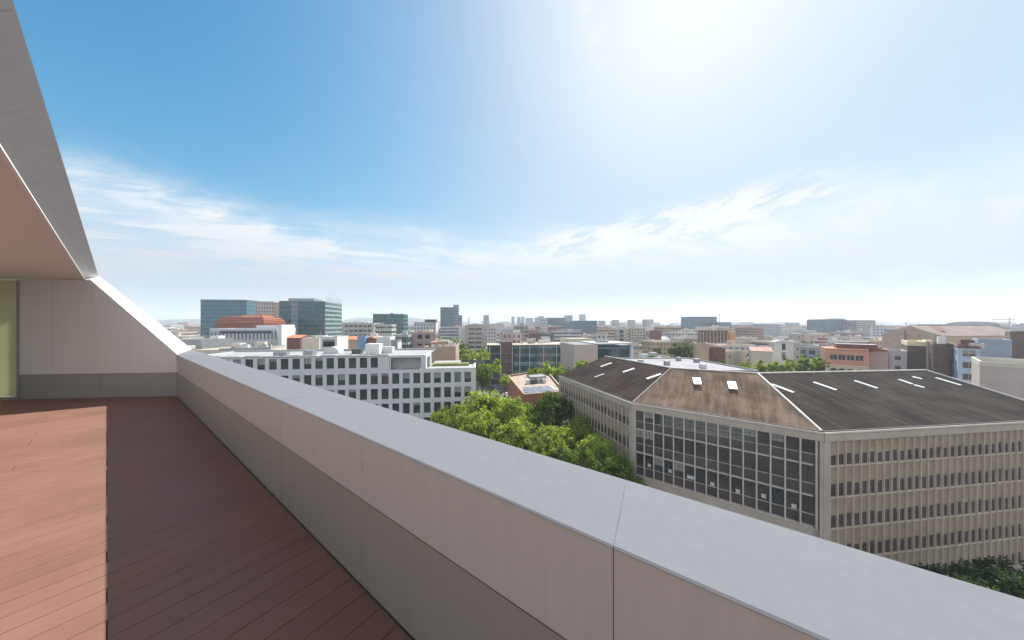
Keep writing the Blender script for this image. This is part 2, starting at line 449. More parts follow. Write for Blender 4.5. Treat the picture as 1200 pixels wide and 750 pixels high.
# ------------------------------------------------------------------ the terrace we stand on
DZ = CZ - 1.6
AZP = -54.8                                    # direction in which the parapet runs away from us
PD = dirv(AZP); PN = Vector((PD.y, -PD.x, 0))   # along the parapet / outwards over it
def TP(t, l, z): return PD * t + PN * l + Z3 * (CZ + z)
LIN, LOUT, ZCAP, ZFOLD = .898, 1.315, -.682, -1.074
WA = Vector((X_(20, 1.6 * F / 88.3), 1.6 * F / 88.3, 0)); WB = Vector((X_(212, 1.6 * F / 84.2), 1.6 * F / 84.2, 0))
WU = (WB - WA).normalized(); WN = Vector((WU.y, -WU.x, 0))
def on_wall(px, py):                             # where a sight line meets the side wall's plane
    r = ray(px, py); t = WA.dot(WN) / r.dot(WN); return Vector((0, 0, CZ)) + r * t
tj = (WA.dot(WN) - PN.dot(WN) * LIN) / PD.dot(WN)   # where the parapet meets that wall

def panel_mat(name, col, rough, streak=.10, spec=.5, metal=0., spots=True):
    m = bpy.data.materials.new(name); m.use_nodes = True; T = NT(m.node_tree); b = m.node_tree.nodes['Principled BSDF']
    pos = T.n('ShaderNodeNewGeometry').outputs['Position']
    a = T.noise(T.vmath('MULTIPLY', pos, Vector((9, 9, .35))), 2.4, 5, .6)      # rain streaks running down
    c = T.noise(pos, 1.3, 5, .6)
    e = T.noise(pos, 55, 2, .5)
    f = T.math('ADD', T.smooth(a, .25, .75, 1 - streak, 1 + streak * .5), T.math('MULTIPLY', T.math('SUBTRACT', c, .5), streak * 1.6))
    f = T.math('SUBTRACT', f, T.math('MULTIPLY', T.smooth(e, .70, .82), .10 if spots else 0))
    base = T.mix(1.0, tuple(col), T.comb(f, f, f), 'MULTIPLY'); T.l(base, b.inputs['Base Color'])
    T.l(T.math('ADD', rough, T.math('MULTIPLY', T.math('SUBTRACT', c, .5), .25)), b.inputs['Roughness'])
    b.inputs['Metallic'].default_value = metal; b.inputs['Specular IOR Level'].default_value = spec
    bp = T.n('ShaderNodeBump'); bp.inputs['Strength'].default_value = .06; bp.inputs['Distance'].default_value = .02
    T.l(T.noise(pos, 2.2, 2, .4), bp.inputs['Height']); T.l(bp.outputs[0], b.inputs['Normal'])
    return m
M_CAP = panel_mat('coping_aluminium', (.20, .206, .23), .75, .045, .06)
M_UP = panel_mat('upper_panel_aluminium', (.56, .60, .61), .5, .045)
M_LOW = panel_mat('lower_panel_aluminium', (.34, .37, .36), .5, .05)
M_GAP = mat('joint_shadow_gap', (.05, .045, .045), .9, 0)
M_RUST = mat('joint_sealant', (.27, .22, .20), .8, .2, 20)
M_SEAL = mat('brown_joint_seal', (.15, .115, .11), .8, .2, 20)
M_WALLP = panel_mat('side_wall_panel', (.74, .78, .79), .5, .035)
M_REVEAL = panel_mat('white_reveal', (.72, .71, .69), .45, .04)
M_SOF = panel_mat('soffit_panel', (.68, .64, .62), .7, .04, spots=False)
M_FAS = panel_mat('fascia_panel', (.58, .56, .56), .42, .08)


def deck():
    m = bpy.data.materials.new('deck_boards'); m.use_nodes = True; T = NT(m.node_tree); b = m.node_tree.nodes['Principled BSDF']
    g = T.n('ShaderNodeNewGeometry'); pos, rnd = g.outputs['Position'], g.outputs['Random Per Island']
    al = T.n('ShaderNodeVectorMath', operation='DOT_PRODUCT'); T.l(pos, al.inputs[0]); al.inputs[1].default_value = PN
    ac = T.n('ShaderNodeVectorMath', operation='DOT_PRODUCT'); T.l(pos, ac.inputs[0]); ac.inputs[1].default_value = PD
    gv = T.comb(T.math('MULTIPLY', al.outputs['Value'], 1.6), T.math('MULTIPLY', ac.outputs['Value'], 30), T.math('MULTIPLY', rnd, 40))
    grain = T.noise(gv, 1.4, 5, .6); stain = T.noise(pos, 1.5, 5, .65); fleck = T.noise(pos, 26, 3, .5)
    base = T.mix(grain, (.215, .109, .081), (.280, .150, .115))
    f = T.math('ADD', T.math('ADD', .94, T.math('MULTIPLY', rnd, .10)), T.math('MULTIPLY', T.math('SUBTRACT', stain, .5), .5))
    base = T.mix(1.0, base, T.comb(f, f, f), 'MULTIPLY')
    dust = T.math('MULTIPLY', T.smooth(T.noise(pos, 3.1, 6, .7), .55, .85), .22)
    base = T.mix(dust, base, (.36, .26, .22))
    base = T.mix(T.math('MULTIPLY', T.smooth(fleck, .74, .80), .5), base, (.5, .42, .37))
    T.l(base, b.inputs['Base Color']); T.l(T.smooth(stain, .3, .7, .52, .7), b.inputs['Roughness'])
    b.inputs['Specular IOR Level'].default_value = .42
    bp = T.n('ShaderNodeBump'); bp.inputs['Strength'].default_value = .25; bp.inputs['Distance'].default_value = .004
    T.l(grain, bp.inputs['Height']); T.l(bp.outputs[0], b.inputs['Normal'])
    mb = MB(); rnd = random.Random(3); pitch = .163; t = -4.0
    while t < 13.4:
        l0 = -4.6
        cuts = []
        l = l0 + rnd.choice([.6, 1.3, 2.0, 2.6])
        while l < LIN - .25: cuts.append(l); l += 2.0
        ls = [l0] + cuts + [LIN - .006]
        for a, c in zip(ls, ls[1:]):
            o = TP(t, a + .002, -1.625)
            w, le, h = .1585, c - a - .004, .025; e = .003
            A, B = PD, PN
            bot = [o, o + A * w, o + A * w + B * le, o + B * le]; mid = [p + Z3 * (h - e) for p in bot]
            tp = [o + A * e + B * e, o + A * (w - e) + B * e, o + A * (w - e) + B * (le - e), o + A * e + B * (le - e)]; tp = [p + Z3 * h for p in tp]
            i0 = len(mb.v); mb.v += bot + mid + tp
            def ff(*ix): mb.f.append(tuple(i0 + q for q in ix)); mb.m.append(0); mb.uv.append([(0, 0)] * len(ix)); mb.sm.append(False)
            for q in range(4):
                r = (q + 1) % 4; ff(q, r, 4 + r, 4 + q); ff(4 + q, 4 + r, 8 + r, 8 + q)
            ff(8, 9, 10, 11)
        t += pitch
    mb.obox(TP(-4, -4.6, -1.95), PD * 17.5, PN * (4.6 + LIN), Z3 * .318, 1)
    tag(mb.build('terrace_deck', [m, M_GAP], fix=True), 'reddish brown timber deck of the roof terrace', None, None, 'structure')
deck()


def parapet():
    root = thing('parapet', 'long grey metal parapet with wide pale coping along the terrace edge', 'parapet', TP(2, 1.1, -1.6))
    t0, t1 = -3.2, tj + .02
    seams = [t for t in (.252 + 2.9 * k for k in range(-2, 6)) if t0 < t < t1 - .4]
    cuts = [t0] + seams + [t1]
    tout = t1 + 1.75
    mb = MB()     # the core behind the panels and the outer face down the building
    mb.obox(TP(t0, LIN + .0195, -1.64), PD * (t1 - t0 + 1.4), PN * (LOUT - LIN - .05), Z3 * (1.64 + ZCAP - .02))
    for t_ in seams: mb.obox(TP(t_ - .02, LIN + .006, ZFOLD + .01), PD * .04, PN * .0115, Z3 * (ZCAP - ZFOLD - .03), 0)
    mb.build('core', [M_RUST], root)
    mb = MB(); mb.obox(TP(t0 - 3, LOUT - .3, -30.4), PD * (t1 - t0 + 8), PN * .26, Z3 * (30.4 - 1.7)); mb.build('outer_wall', [M_UP], root)
    g = .0018
    for i, (a, b) in enumerate(zip(cuts, cuts[1:])):
        last = i == len(cuts) - 2
        sk = .06                                     # the joints are not quite square to the edge
        mb = MB(); e = .004
        A, B = a + g, b - g
        Ao, Bo = (A + (sk if i else 0)), (b - g + sk) if not last else tout
        zin, zo = ZCAP, ZCAP
        top = [TP(A, LIN + e, zin), TP(B, LIN + e, zin), TP(Bo, LOUT - e, zo), TP(Ao, LOUT - e, zo)]
        mid = [TP(A, LIN - .004, zin - e), TP(B, LIN - .004, zin - e), TP(Bo, LOUT, zo - e), TP(Ao, LOUT, zo - e)]
        bot = [TP(A, LIN - .003, zin - e - .002), TP(B, LIN - .003, zin - e - .002), TP(Bo, LOUT, zo - .16), TP(Ao, LOUT, zo - .16)]
        mb.poly(top)
        for p, q in ((top, mid), (mid, bot)):
            for j in range(4):
                k = (j + 1) % 4; mb.poly([p[j], q[j], q[k], p[k]])
        mb.poly(bot[::-1])
        mb.build('coping_panel', [M_CAP], root, fix=True, weld=True)
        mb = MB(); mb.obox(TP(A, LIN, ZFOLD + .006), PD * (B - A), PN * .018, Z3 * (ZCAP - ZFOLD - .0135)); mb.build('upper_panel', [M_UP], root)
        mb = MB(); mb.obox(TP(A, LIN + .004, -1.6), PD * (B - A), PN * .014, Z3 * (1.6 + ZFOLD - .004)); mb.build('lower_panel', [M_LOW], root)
    for t in seams:                 # sealant nearly flush in each joint
        mb = MB(); w = .0035
        a, b = TP(t - w, LIN + .001, ZCAP - .0015), TP(t + w, LIN + .001, ZCAP - .0015); c, d = TP(t + w + .06, LOUT - .002, ZCAP - .0015), TP(t - w + .06, LOUT - .002, ZCAP - .0015)
        mb.prism([a, b, c, d], -Z3 * .01); mb.obox(TP(t - w, LIN + .0015, ZFOLD + .008), PD * (2 * w), PN * .012, Z3 * (ZCAP - ZFOLD - .022)); mb.build('joint_seal', [M_SEAL], root, fix=True)
    for px_, py_ in ((424, 531), (424.3, 540.5), (425, 548)):     # old fixing holes
        q = ray(px_, py_); t_ = LIN / q.dot(PN); p = Vector((0, 0, CZ)) + q * t_
        mb = MB(); mb.cyl(p - PN * .002, p + PN * .003, .0035, n=8); mb.build('fixing_hole', [M_GAP], root)
parapet()


def side_wall():
    root = thing('side_wall', 'grey panelled wall with slanted white top edge at the end of the terrace', 'wall', WB + Z3 * DZ)
    J = on_wall(208.7, 417.0)                       # inner low corner of the slanted edge
    J = Vector((J.x, J.y, CZ + ZCAP)) 
    Jb = WB + WU * ((TP(tj, LIN, 0) - WB).dot(WU)); J = Vector((Jb.x, Jb.y, CZ + ZCAP))
    Kp = on_wall(105, 328)
    zS = Kp.z - .0
    UL = Kp - J; 
    def wp(u, z): return Vector((J.x, J.y, 0)) + WU * u + Z3 * z     # u is 0 at the corner, negative to the left
    uk = UL.dot(WU)
    back = -WN
    left = (on_wall(22.5, 450) - J).dot(WU)
    # core
    D = 1.35
    O0 = TP(tj + 1.78, LOUT, ZCAP)                  # outer low corner
    zo = 1.13; lo = -zo * .583 / 3.22
    PDf = dirv(-54.35); PNf = Vector((PDf.y, -PDf.x, 0))
    Ko = P_(115.7, 324.5, F * zo / 55.5)
    mb = MB()
    core = [wp(left, DZ), wp(-.02, DZ), wp(-.02, J.z - .45), wp(uk, zS - .45), wp(left, zS - .45)]
    cb = [p + back * .03 for p in core]
    mb.prism(cb, back * .25); mb.build('core', [M_GAP], root)
    mb = MB()
    lift = Z3 * .022
    tq = [J + lift, O0 + lift, Ko + lift, Kp + lift]; mb.poly(tq)
    for i_ in range(4): mb.poly([tq[i_], tq[(i_ + 1) % 4], tq[(i_ + 1) % 4] - Z3 * .02, tq[i_] - Z3 * .02])
    mb.build('slanted_coping', [M_REVEAL], root)
    mb = MB()
    mb.poly([O0, O0 - Z3 * 3, Ko - PD * .2 - Z3 * 3, Ko]); mb.build('outer_wall', [M_WALLP], root)
    zb = CZ + ZFOLD - .004
    def top_at(u): return zS if u <= uk else zS + (J.z - zS) * (u - uk) / (0 - uk)
    cols = [on_wall(0, 400), on_wall(61, 400), on_wall(110, 400)]
    us = [left, (on_wall(61, 400) - J).dot(WU), (on_wall(110, 400) - J).dot(WU), -.003]
    for a, b in zip(us, us[1:]):
        pts = [wp(a + .003, zb + .005), wp(b - .003, zb + .005), wp(b - .003, top_at(b - .003) - .004)]
        if a < uk < b: pts.append(wp(uk, zS - .004))
        pts.append(wp(a + .003, top_at(a + .003) - .004))
        mb = MB(); mb.prism(pts, back * .02); mb.build('upper_panel', [M_WALLP], root, fix=True)
    us = [left, (on_wall(117, 450) - J).dot(WU), -.003]
    for a, b in zip(us, us[1:]):
        mb = MB(); mb.obox(wp(a + .003, DZ + .002) + back * .006, WU * (b - a - .006), back * .02, Z3 * (zb - DZ - .004)); mb.build('lower_panel', [M_LOW], root)
    mb = MB(); mb.obox(wp(-5.6, DZ) , WU * (5.6 + left - 1.56), back * .25, Z3 * (zS - DZ - .004)); mb.build('blank_panel', [M_WALLP], root)
    # green glass door further along that wall
    dl = thing('glass_door', 'pale green frosted glass door beside the grey side wall', 'door', wp(left - .6, DZ))
    mb = MB(); mb.obox(wp(left - 1.5, DZ + .07) - back * .0, WU * 1.46, back * .03, Z3 * 2.46)
    gm = mat('frosted_green_glass', (.76, .80, .60), .25, .12, 1.2)
    nt = gm.node_tree; tr = nt.nodes.new('ShaderNodeBsdfTranslucent'); tr.inputs[0].default_value = (.80, .82, .60, 1); ms = nt.nodes.new('ShaderNodeMixShader'); ms.inputs[0].default_value = .35
    nt.links.new(nt.nodes['Principled BSDF'].outputs[0], ms.inputs[1]); nt.links.new(tr.outputs[0], ms.inputs[2]); nt.links.new(ms.outputs[0], nt.nodes['Material Output'].inputs[0])
    mb.build('pane', [gm], dl)
    mb = MB()
    mb.obox(wp(left - 1.55, DZ) - back * .02, WU * 1.53, back * .08, Z3 * .06)
    mb.obox(wp(left - .035, DZ + .061) - back * .015, WU * .03, back * .06, Z3 * 2.47)
    mb.build('door_frame', [M_LOW], dl)
    return Kp, Ko, J
Kp, Ko, Jc = side_wall()


def overhang():
    root = thing('roof_overhang', 'pinkish soffit with grey metal fascia jutting over the terrace', 'roof overhang', TP(2, -2, 1.0))
    PDf = dirv(-54.35); PNf = Vector((PDf.y, -PDf.x, 0))
    def Q(t, l, z): return PDf * t + PNf * l + Z3 * (CZ + z)
    li, zi, lo, zo = -.3625, .97, -1.13 * .583 / 3.22, 1.13
    ti = ((Kp - Z3 * CZ).dot(PDf)); te = ti + 1.8
    mb = MB(); mb.obox(Q(-5, -5.2, zi - .0), PDf * (te + 5.4), PNf * (5.2 + li - .012), Z3 * .06); mb.build('soffit', [M_SOF], root)
    ts = [-5, -2.2, .1, 2.05, 4.0, 6.0, 8.0, ti + .0]
    toe = (Ko - Z3 * CZ).dot(PDf)
    for i, (a, b) in enumerate(zip(ts, ts[1:])):
        bo = b if i < len(ts) - 2 else toe
        g = .004; mb = MB()
        c = [Q(a + g, li, zi), Q(b - g, li, zi), Q(bo - g, lo, zo), Q(a + g, lo, zo)]
        mb.poly(c); w = [p + Z3 * .02 - PNf * .02 for p in c]
        for j in range(4): mb.poly([c[j], w[j], w[(j + 1) % 4], c[(j + 1) % 4]])
        mb.build('fascia_panel', [M_FAS], root, fix=False)
    mb = MB()     # thin drip edge along the soffit
    mb.obox(Q(-5, li - .012, zi - .008), PDf * (ti + 5), PNf * .018, Z3 * .03); mb.build('drip_edge', [M_REVEAL], root)
    mb = MB()     # roof body rising back from the fascia
    pts = [Q(-5, lo - .03, zo + .0), Q(-5, li - .05, zi + .07), Q(-5, -5.2, zi + .07), Q(-5, -5.2, zo + .45), Q(-5, lo - .55, zo + .45)]
    mb.prism(pts, PDf * (toe + 4.9)); mb.build('roof_slab', [M_WALLP], root, fix=True)
    mb = MB(); mb.obox(Q(-5, -2.75, -1.6), PDf * (te + 5), PNf * .25, Z3 * 2.56); mb.build('rear_wall', [M_REVEAL], root)
overhang()

# ------------------------------------------------------------------ ground, streets, hills
def ground():
    m = bpy.data.materials.new('city_ground'); m.use_nodes = True; T = NT(m.node_tree); b = m.node_tree.nodes['Principled BSDF']
    pos = T.n('ShaderNodeNewGeometry').outputs['Position']
    n = T.noise(pos, .02, 6, .65); n2 = T.noise(pos, .6, 4, .6)
    c = T.mix(T.smooth(n, .35, .65), (.075, .072, .07), (.16, .14, .12))
    c = T.mix(T.math('MULTIPLY', n2, .5), c, (.11, .11, .105)); T.l(c, b.inputs['Base Color']); b.inputs['Roughness'].default_value = .9
    mb = MB(); mb.poly([(-6500, -600, 0), (6500, -600, 0), (6500, 6000, 0), (-6500, 6000, 0)])
    tag(mb.build('ground', [m]), 'paved city ground between the buildings', None, None, 'structure')
    asp = mat('asphalt', (.055, .055, .058), .85, .2, .8, dirt=.2); pav = mat('pavement_slabs', (.24, .23, .22), .85, .15, 1.2)
    wp_ = mat('road_paint', (.7, .7, .68), .7, .1, 2)
    # avenue along the octagonal building's long side
    ax = dirv(-15.5); nx = Vector((ax.y, -ax.x, 0)); o = Vector((12, 30, 0))
    mb = MB(); mb.poly([o - nx * 13 + Z3 * .004, o + nx * 0 + Z3 * .004, o + ax * 420 + Z3 * .004, o + ax * 420 - nx * 13 + Z3 * .004])
    r = dirv(82.7); o2 = Vector((-90, 8, 0)); f2 = dirv(-7.3)
    mb2 = MB(); mb2.poly([o2 + Z3 * .008, o2 + r * 240 + Z3 * .008, o2 + r * 240 + f2 * 13 + Z3 * .008, o2 + f2 * 13 + Z3 * .008])
    tag(mb.build('avenue_road', [asp]), 'asphalt avenue running between tree rows', None, None, 'structure')
    tag(mb2.build('street_road', [asp]), 'asphalt street below the terrace', None, None, 'structure')
    for k, (s0, w) in enumerate(((-16.6, 3.6), (0, 3.6))):
        mb = MB(); mb.obox(o + nx * s0, ax * 420, nx * w, Z3 * .13); tag(mb.build('avenue_pavement', [pav]), 'raised pavement beside the avenue', None, None, 'structure')
    mb = MB()
    for i in range(60):
        q = o - nx * 6.5 + ax * (i * 7) + Z3 * .012; mb.poly([q, q + nx * .15, q + nx * .15 + ax * 3, q + ax * 3])
    tag(mb.build('road_markings', [wp_]), 'white dashed lane marking', None, None, 'structure')
ground()

def hills():
    m = mat('hill_scrub', (.10, .12, .09), .95, .3, .004)
    def ridge(name, label, a0, a1, Y, prof, seed, dep=700):
        mb = MB(); N = 60; rows = []
        for j in range(5):
            w = j / 4; row = []
            for i in range(N + 1):
                t = i / N; px = a0 + (a1 - a0) * t
                h = prof(px) + 3 * noise.noise(Vector((px * .05, seed, 0))) + 2 * noise.noise(Vector((px * .2, seed, 0)))
                fall = math.sin(math.pi * .5 * w)
                row.append(Vector((X_(px, Y), Y - dep * .6 * (1 - w), max(0, h) * fall - .5)))
            rows.append(row)
        for j in range(4):
            for i in range(N): mb.poly([rows[j][i], rows[j][i + 1], rows[j + 1][i + 1], rows[j + 1][i]], 0, None, True)
        tag(mb.build(name, [m], weld=True), label, None, None, 'structure')
    bump = lambda px, c, w, h: h * math.exp(-((px - c) / w) ** 2)
    ridge('hills', 'pale blue hills beyond the city', 395, 640, 2500, lambda p: bump(p, 420, 30, 62) + bump(p, 485, 26, 54) + bump(p, 455, 60, 40) + bump(p, 540, 40, 34), 1.5, 400)
    ridge('hills', 'low hazy hills at the far left', 100, 300, 2300, lambda p: bump(p, 235, 45, 64) + bump(p, 180, 40, 46) + bump(p, 280, 30, 48), 4.2, 400)
    ridge('hills', 'low hazy rise on the right horizon', 1080, 1420, 2700, lambda p: bump(p, 1150, 60, 30) + bump(p, 1300, 90, 50), 7.7)
hills()
# ------------------------------------------------------------------ the white office block
def white_office():
    Y0 = 66.6; u = dirv(82.7); n = Vector((u.y, -u.x, 0)); v = -n
    k = (557 - 600) / F
    # right-hand corner of the lower wing
    B = Vector((X_(557.5, 71.0), 71.0, 0))
    ztl = H_(431.5, 71.0)                       # low wing roof edge
    L = 66.0; A = B - u * L
    split = L - 20.6                            # the upper storey ends here
    Ys = (A + u * split).y; ztu = H_(416.5, Ys)
    m = mat('white_office_panel', (.53, .535, .56), .6, .05, .4, dirt=.12)
    root = thing('office_block', 'long white office block with a grid of dark square windows', 'building', A + u * (L / 2))
    st = 3.62; bay = 2.44; ww, wh = 1.62, 2.55
    rows = []; z = ztl - st
    while z > 6: rows.append((z + .22, z + .22 + wh)); z -= st
    rows = rows[::-1]
    nb = int(L / bay); us = [(L - .75 - (i + 1) * bay + (bay - ww) / 2, L - .75 - (i + 1) * bay + (bay + ww) / 2) for i in range(nb)][::-1]
    us = [q for q in us if q[0] > .3]
    mb = MB()
    sp = [(s, u) for s in wall(mb, A, u, L, ztl, us, rows, .3)]
    us_up = [q for q in us if q[1] < split - .3]
    zr = ztl + (ztu - ztl) * .16
    o_up = A + Z3 * ztl
    sp += [(s, u) for s in wall(mb, o_up, u, split, ztu, us_up, [(zr, zr + 2.45)], .3)]
    D = 17
    mb.poly([B, B + v * D, B + v * D + Z3 * ztl, B + Z3 * ztl])
    E = A + u * split
    mb.poly([E + Z3 * ztl, E + v * .9 + Z3 * ztl, E + v * .9 + Z3 * ztu, E + Z3 * ztu])
    # set-back wall of the roof terrace
    q0 = E + v * .9; 
    sb = 7.4
    mb.poly([A, A + v * D, A + v * D + Z3 * ztu, A + Z3 * ztu][::-1])
    w_ = mb.build('wall', [m], root)
    # the recess: back wall with a white framed opening, then the upright frame
    mb = MB(); rec = 2.6
    mb.obox(E + v * rec + Z3 * ztl, u * sb, v * .3, Z3 * (ztu - ztl - .35)); mb.build('setback_wall', [mat('setback_render', (.50, .48, .50), .75, .06, .5)], root)
    fr = E + v * 2.3 + u * .4 + Z3 * (ztl + .5); mb = MB()
    for a, b, c, d in ((0, .22, 0, 2.3), (2.1, 2.32, 0, 2.3), (.22, 2.1, 0, .2), (.22, 2.1, 2.1, 2.3), (1.05, 1.2, .2, 2.1), (.22, 1.05, 1.1, 1.22), (1.2, 2.1, 1.1, 1.22)):
        mb.obox(fr + u * a + Z3 * c, u * (b - a), v * .12, Z3 * (d - c))
    mb.build('white_frame', [M_WHITEM], root)
    mb = MB()
    pf = E + u * sb; wd = 1.15
    mb.obox(pf - n * .02 + Z3 * (ztl - .3), u * wd, v * .5, Z3 * (ztu - ztl + .3))          # upright
    mb.obox(E + n * .0 + Z3 * (ztu - .55) , u * (sb - .002), v * .5, Z3 * .55)                   # beam over the recess
    mb.obox(pf + u * (wd - .5) + v * .502 + Z3 * (ztl + .01), u * .5, v * 1.6, Z3 * (ztu - ztl - .012))
    mb.obox(pf + u * (wd - .5) + v * 6.6 + Z3 * (ztl + .01), u * .5, v * 2.5, Z3 * (ztu - ztl - .012))
    mb.obox(pf + u * (wd - .5) + v * 2.104 + Z3 * (ztu - .9), u * .5, v * 4.494, Z3 * .888)
    mb.build('roof_frame', [m], root, fix=True)
    # roofs
    mb = MB()
    mb.poly([p + Z3 * (ztu - .25) for p in (A + v * .4, E + u * (sb + wd) + v * .502, E + u * (sb + wd) + v * D, A + v * D)])
    mb.build('upper_roof', [M_PALER], root)
    mb = MB(); t = .45
    mb.obox(A + Z3 * (ztu - .24), u * split, v * t, Z3 * .28)
    x = 0
    while x < split - 4:      # pale kerb pieces stepping along the roof edge
        mb.obox(A + u * x + v * (1.6 + .5 * ((x * 7) % 3)) + Z3 * (ztu - .24), u * 3.4, v * .5, Z3 * .27); x += 4.1
    mb.obox(A + v * (D - t) + Z3 * (ztu - .24), u * (split + sb + wd), v * t, Z3 * .5)
    mb.build('roof_kerb', [M_WHITER], root, fix=True)
    mb = MB(); xr = split + sb + wd
    mb.poly([A + u * xr + Z3 * (ztl - .12), B + Z3 * (ztl - .12), B + v * D + Z3 * (ztl - .12), A + u * xr + v * D + Z3 * (ztl - .12)])
    mb.poly([p + Z3 * (ztl - .05) for p in (E, E + u * sb, E + u * sb + v * rec, E + v * rec)])
    mb.build('lower_roof', [M_WHITER], root)
    mb = MB()
    mb.obox(A + u * (xr + .002) + Z3 * (ztl + .004), u * (L - xr), v * .55, Z3 * .2); mb.obox(B - u * .55 + v * .552 + Z3 * (ztl + .004), u * .55, v * (D - .6), Z3 * .2)
    mb.build('lower_roof_kerb', [m], root)
    mb = MB(); gx = mat('sedum_roof', (.17, .19, .05), .95, .5, .8, bump=.5, dirt=.3)
    mb.obox(A + u * (xr + .8) + v * 5.5 + Z3 * (ztl - .1), u * (L - xr - 2.6), v * 3.0, Z3 * .55); mb.build('planted_roof_strip', [gx], root)
    mb = MB(); mb.obox(A + u * (xr + 8) + v * 9 + Z3 * (ztl - .1), u * 9.0, v * .1, Z3 * 1.1); mb.build('roof_glass_rail', [M_GL3], root)
    rnd = random.Random(5)
    sp.sort(key=lambda q: -(q[0][0].z * 10 + q[0][0].x * .3))
    vis = [s for s in sp if CZ - s[0][0].z < 30]
    def seen(s):
        p = s[0][0]; px = 600 + F * p.x / p.y; py = HY + F * (CZ - p.z - s[0][2]) / p.y
        return py < 405 + (px - 205) * .305 + 6 and px > 255
    a = [s for s in vis if seen(s)]; b = [s for s in vis if not seen(s)]
    a.sort(key=lambda s: -s[0][0].x)
    for i, s in enumerate(a[:100]): place_window(root, s[0], s[1], ['dark_mid', 'dark_mid', 'dark_mid_blinda', 'dark_mid', 'dark_mid_rail', 'dark_mid_blindb', 'dark_mid'][rnd.randrange(7)], rnd.choice([M_GL1, M_GL3, M_GL1, M_GL3, M_GL2]))
    mb = MB()
    for (p, w, h), u_ in a[100:] + b: mb.poly([p - u_ * w / 2, p + u_ * w / 2, p + u_ * w / 2 + Z3 * h, p - u_ * w / 2 + Z3 * h])
    tag(mb.build('window', [M_GL1], root), kind='stuff')
    # things on its roof
    def hut(px, py, Y, w, d, h, nm, ms):
        p = P_(px, py, Y); mb = MB(); mb.obox(Vector((p.x, p.y, ztu - .2)), u * w, v * d, Z3 * h); mb.build(nm, ms, root)
    hut(428, 411, 73, 3.4, 3, 2.6, 'stair_hut', [M_WHITE]); hut(448, 411, 76, 2.5, 2.5, 1.6, 'air_unit', [M_WHITEM])
    hut(355, 411, 70, 2.2, 2, 1.1, 'air_unit', [M_METAL]); hut(412, 410, 74, 2.2, 2, 1.2, 'air_unit', [M_DARKM])
    hut(320, 412, 69, 3, 1.2, .9, 'air_unit', [M_METAL])
    p = P_(388, 411, 75); mb = MB(); N = 10
    for i in range(N):
        a0, a1 = math.pi * i / N, math.pi * (i + 1) / N; r = 1.9; c = Vector((p.x, p.y, ztu - .2))
        mb.poly([c + u * (-math.cos(a0) * r) + Z3 * (math.sin(a0) * r * .9), c + u * (-math.cos(a1) * r) + Z3 * (math.sin(a1) * r * .9), c + u * (-math.cos(a1) * r) + Z3 * (math.sin(a1) * r * .9) + v * 3, c + u * (-math.cos(a0) * r) + Z3 * (math.sin(a0) * r * .9) + v * 3], 0, None, True)
    mb.poly([c + u * (-math.cos(math.pi * i / N) * r) + Z3 * (math.sin(math.pi * i / N) * r * .9) for i in range(N + 1)])
    mb.build('vaulted_skylight', [M_WHITEM], root)
    RECT.append((255, 558, 408, 500, 62)); FOOT.append((A, u, v, L, D))
white_office()

